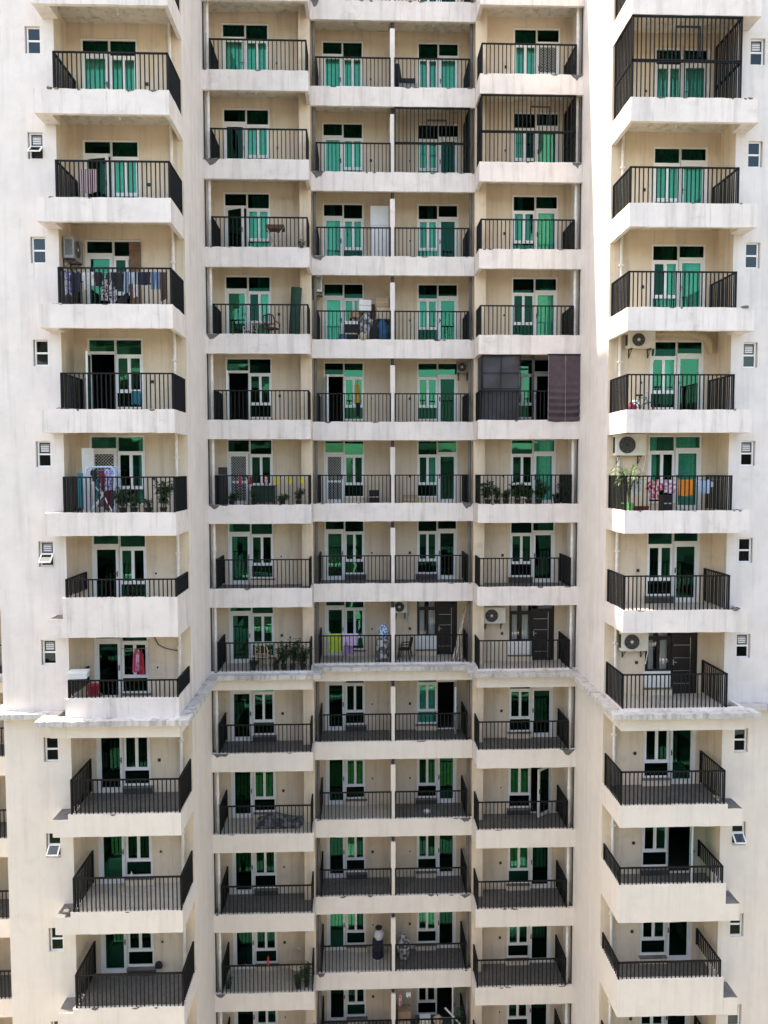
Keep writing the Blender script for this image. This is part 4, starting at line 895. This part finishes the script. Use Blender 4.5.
for i in range(13):
    a = RND.uniform(0, 2 * PI); R_ = RND.uniform(.18, .52); hh = RND.uniform(1.1, 1.62); pts = []
    for j in range(9):
        v = j / 8; pts.append(Vector((R_ * v ** 1.7 * math.cos(a), R_ * v ** 1.7 * math.sin(a) * .8, .25 + (hh - .25) * (1 - (1 - v) ** 1.6) - .22 * v ** 4)))
    st.tube(pts, [.012 - .001 * j for j in range(9)], 4, 0, False)
    for j in range(3, 9):
        d = (pts[j] - pts[j - 1]).normalized(); sd = d.cross(Vector((0, 0, 1))).normalized()
        for sg in (-1, 1):
            for q in (0, .5): leaf_at(lf, pts[j].lerp(pts[j - 1], q), d * .7 + sd * sg + Vector((0, 0, .1)), .24, .016)
st.build('stem', ['leaf2'], t, (0, 0, 0)); lf.build('frond', ['leaf2'], t, (0, 0, 0))
mb = MB(); mb.box(-.22, .22, -.1, .1, 0, .16); mb.box(-.235, .235, -.115, .115, .161, .19); o = mb.build('planter', ['redpot'], None, (0, 0, 0)); o.location = (7.22, 22.98, f); tag(o, 'dark red planter trough right of the green palm pot', 'planter')
wire('clothes line with orange and red washing on the right tower', 6.75, 9.82, 23.2, L(0) - .12, .02)
G = 'washing on the right tower line'
for n, lab, cat, m, x0, x1, zb, sh in [('cloth', 'pale white cloth at the left end of the line with orange washing', 'cloth', 'offwhite', 6.97, 7.31, -.54, 'towel'), ('shirt', 'red and white printed top beside the pale white cloth', 'top', 'redprint', 7.45, 7.99, -.74, 'shirt'),
    ('cloth', 'pink printed cloth left of the orange one', 'cloth', 'pinkprint', 7.98, 8.42, -.54, 'towel'), ('towel', 'bright orange cloth hanging in the middle of the line', 'towel', 'orange', 8.46, 8.95, -.62, 'towel'), ('shirt', 'white and pale blue shirt at the right end of that line', 'shirt', 'lightblue', 9.02, 9.54, -.56, 'shirt')]:
    cloth(n, lab, cat, m, (x0 + x1) / 2, 23.2, L(0) - .14, x1 - x0, -.14 - zb, sh, G)
crate('crate', 'small dark crate under the pink printed cloth', 'crate', 'black', 8.16, 23.4, f, .26, .3, .5)

# ------------------------------------------------------------------ the block across the courtyard, the ground
M['opp'] = paint('weathered_brown_render', (.13, .12, .105), amt=.3)
def opposite(label, vols):
    x0, x1, y1, y0, _ = vols[0]; t = thing('opposite_building', label, 'building', ((x0 + x1) / 2, y1, 0))
    for i, (x0, x1, y1, y0, ztop) in enumerate(vols):
        mb = MB(); mb.box(x0, x1, y0, y1, .0, ztop); mb.box(x0 - .3, x1 + .3, y0 - .3, y1 + .3, ztop + .001, ztop + .5); mb.build('wall', ['opp'], t)
        w = MB(); n = int((x1 - x0) / 3.2)
        for zf in range(int(ztop / 3.1)):
            for q in range(n):
                x = x0 + (q + .5) * (x1 - x0) / n; w.box(x - .75, x + .75, y1 + .005, y1 + .05, zf * 3.1 + 1.0, zf * 3.1 + 2.5)
        w.build('windows', ['acdark'], t)
        b = MB()
        for zf in range(1, int(ztop / 3.1), 2): b.box(x0 + 1, x1 - 1, y1 + .006, y1 + 1.0, zf * 3.1 - .1, zf * 3.1 + .35)
        b.build('balcony_band', ['fascia'], t)
opposite('tall brown block across the courtyard, mirrored in the green glass on the left', [(-48, -8.5, -20, -32, H + 13), (-8.2, -1.5, -16, -26, H - 1.2)])
opposite('stepped brown block across the courtyard, mirrored in the green glass on the right', [(19, 46, -18, -30, H + 5.0), (11.5, 18.7, -16, -30, H + 2.6), (-1.2, 11.2, -19, -30, H + 1.3)])
M['added_dark_sheet'] = plain('dark_sheet_green', (.035, .05, .02), .95, var=.4, scale=2)
mb = MB(); mb.face([(-60, -13, .004), (60, -13, .004), (60, 9, .004), (-60, 9, .004)]); o = mb.build('added_dark_sheet', ['added_dark_sheet'], None, (0, 0, 0)); o['kind'] = 'structure'  # unseen dark sheet, added so the lower glass mirrors something dark
M['ground'] = plain('courtyard_paving', (.30, .285, .26), .9, var=.2, scale=.8)
mb = MB(); mb.face([(-400, -400, 0), (400, -400, 0), (400, 400, 0), (-400, 400, 0)]); o = mb.build('ground', ['ground'], None, (0, 0, 0)); o['kind'] = 'structure'

# ------------------------------------------------------------------ light, camera
el = math.radians(66); az = (-.955, .296)            # direction to the sun in plan: left and behind the block
sd = Vector((az[0] * math.cos(el), az[1] * math.cos(el), math.sin(el)))
w = bpy.data.worlds.new('World'); scn.world = w; w.use_nodes = True
nt = w.node_tree; sky = nt.nodes.new('ShaderNodeTexSky'); sky.sky_type = 'NISHITA'; sky.sun_disc = False
sky.sun_elevation = el; sky.sun_rotation = math.atan2(sd.x, sd.y); sky.air_density = 1.0; sky.dust_density = 2.5; sky.ozone_density = 1.0
nt.links.new(sky.outputs[0], nt.nodes['Background'].inputs[0]); nt.nodes['Background'].inputs[1].default_value = .15
sl = bpy.data.lights.new('sun', 'SUN'); sl.energy = 3.6; sl.angle = math.radians(.5); sl.color = (1, .96, .90)
so = bpy.data.objects.new('sun', sl); COL.objects.link(so); so.rotation_euler = (-sd).to_track_quat('-Z', 'Y').to_euler(); so.location = (-30, 40, 80)
cam = bpy.data.cameras.new('camera'); co = bpy.data.objects.new('camera', cam); COL.objects.link(co); scn.camera = co
cam.sensor_fit = 'HORIZONTAL'; cam.sensor_width = 36; cam.lens = 770 / 768 * 36; cam.clip_end = 1500; cam.clip_start = .1
co.matrix_world = Matrix.Translation((-1.289, 0, H)) @ Matrix.Rotation(math.radians(-1.882), 4, 'Z') @ Matrix.Rotation(math.radians(90 - 3.151), 4, 'X') @ Matrix.Rotation(math.radians(-.10), 4, 'Z')
scn.view_settings.view_transform = 'Standard'; scn.view_settings.look = 'None'; scn.view_settings.gamma = 1; scn.view_settings.exposure = 2.08
scn.view_settings.use_white_balance = True; scn.view_settings.white_balance_temperature = 7800; scn.view_settings.white_balance_tint = 10
scn.render.engine = 'CYCLES'; scn.cycles.max_bounces = 8; scn.cycles.diffuse_bounces = 4; scn.cycles.transparent_max_bounces = 8; scn.cycles.caustics_reflective = False
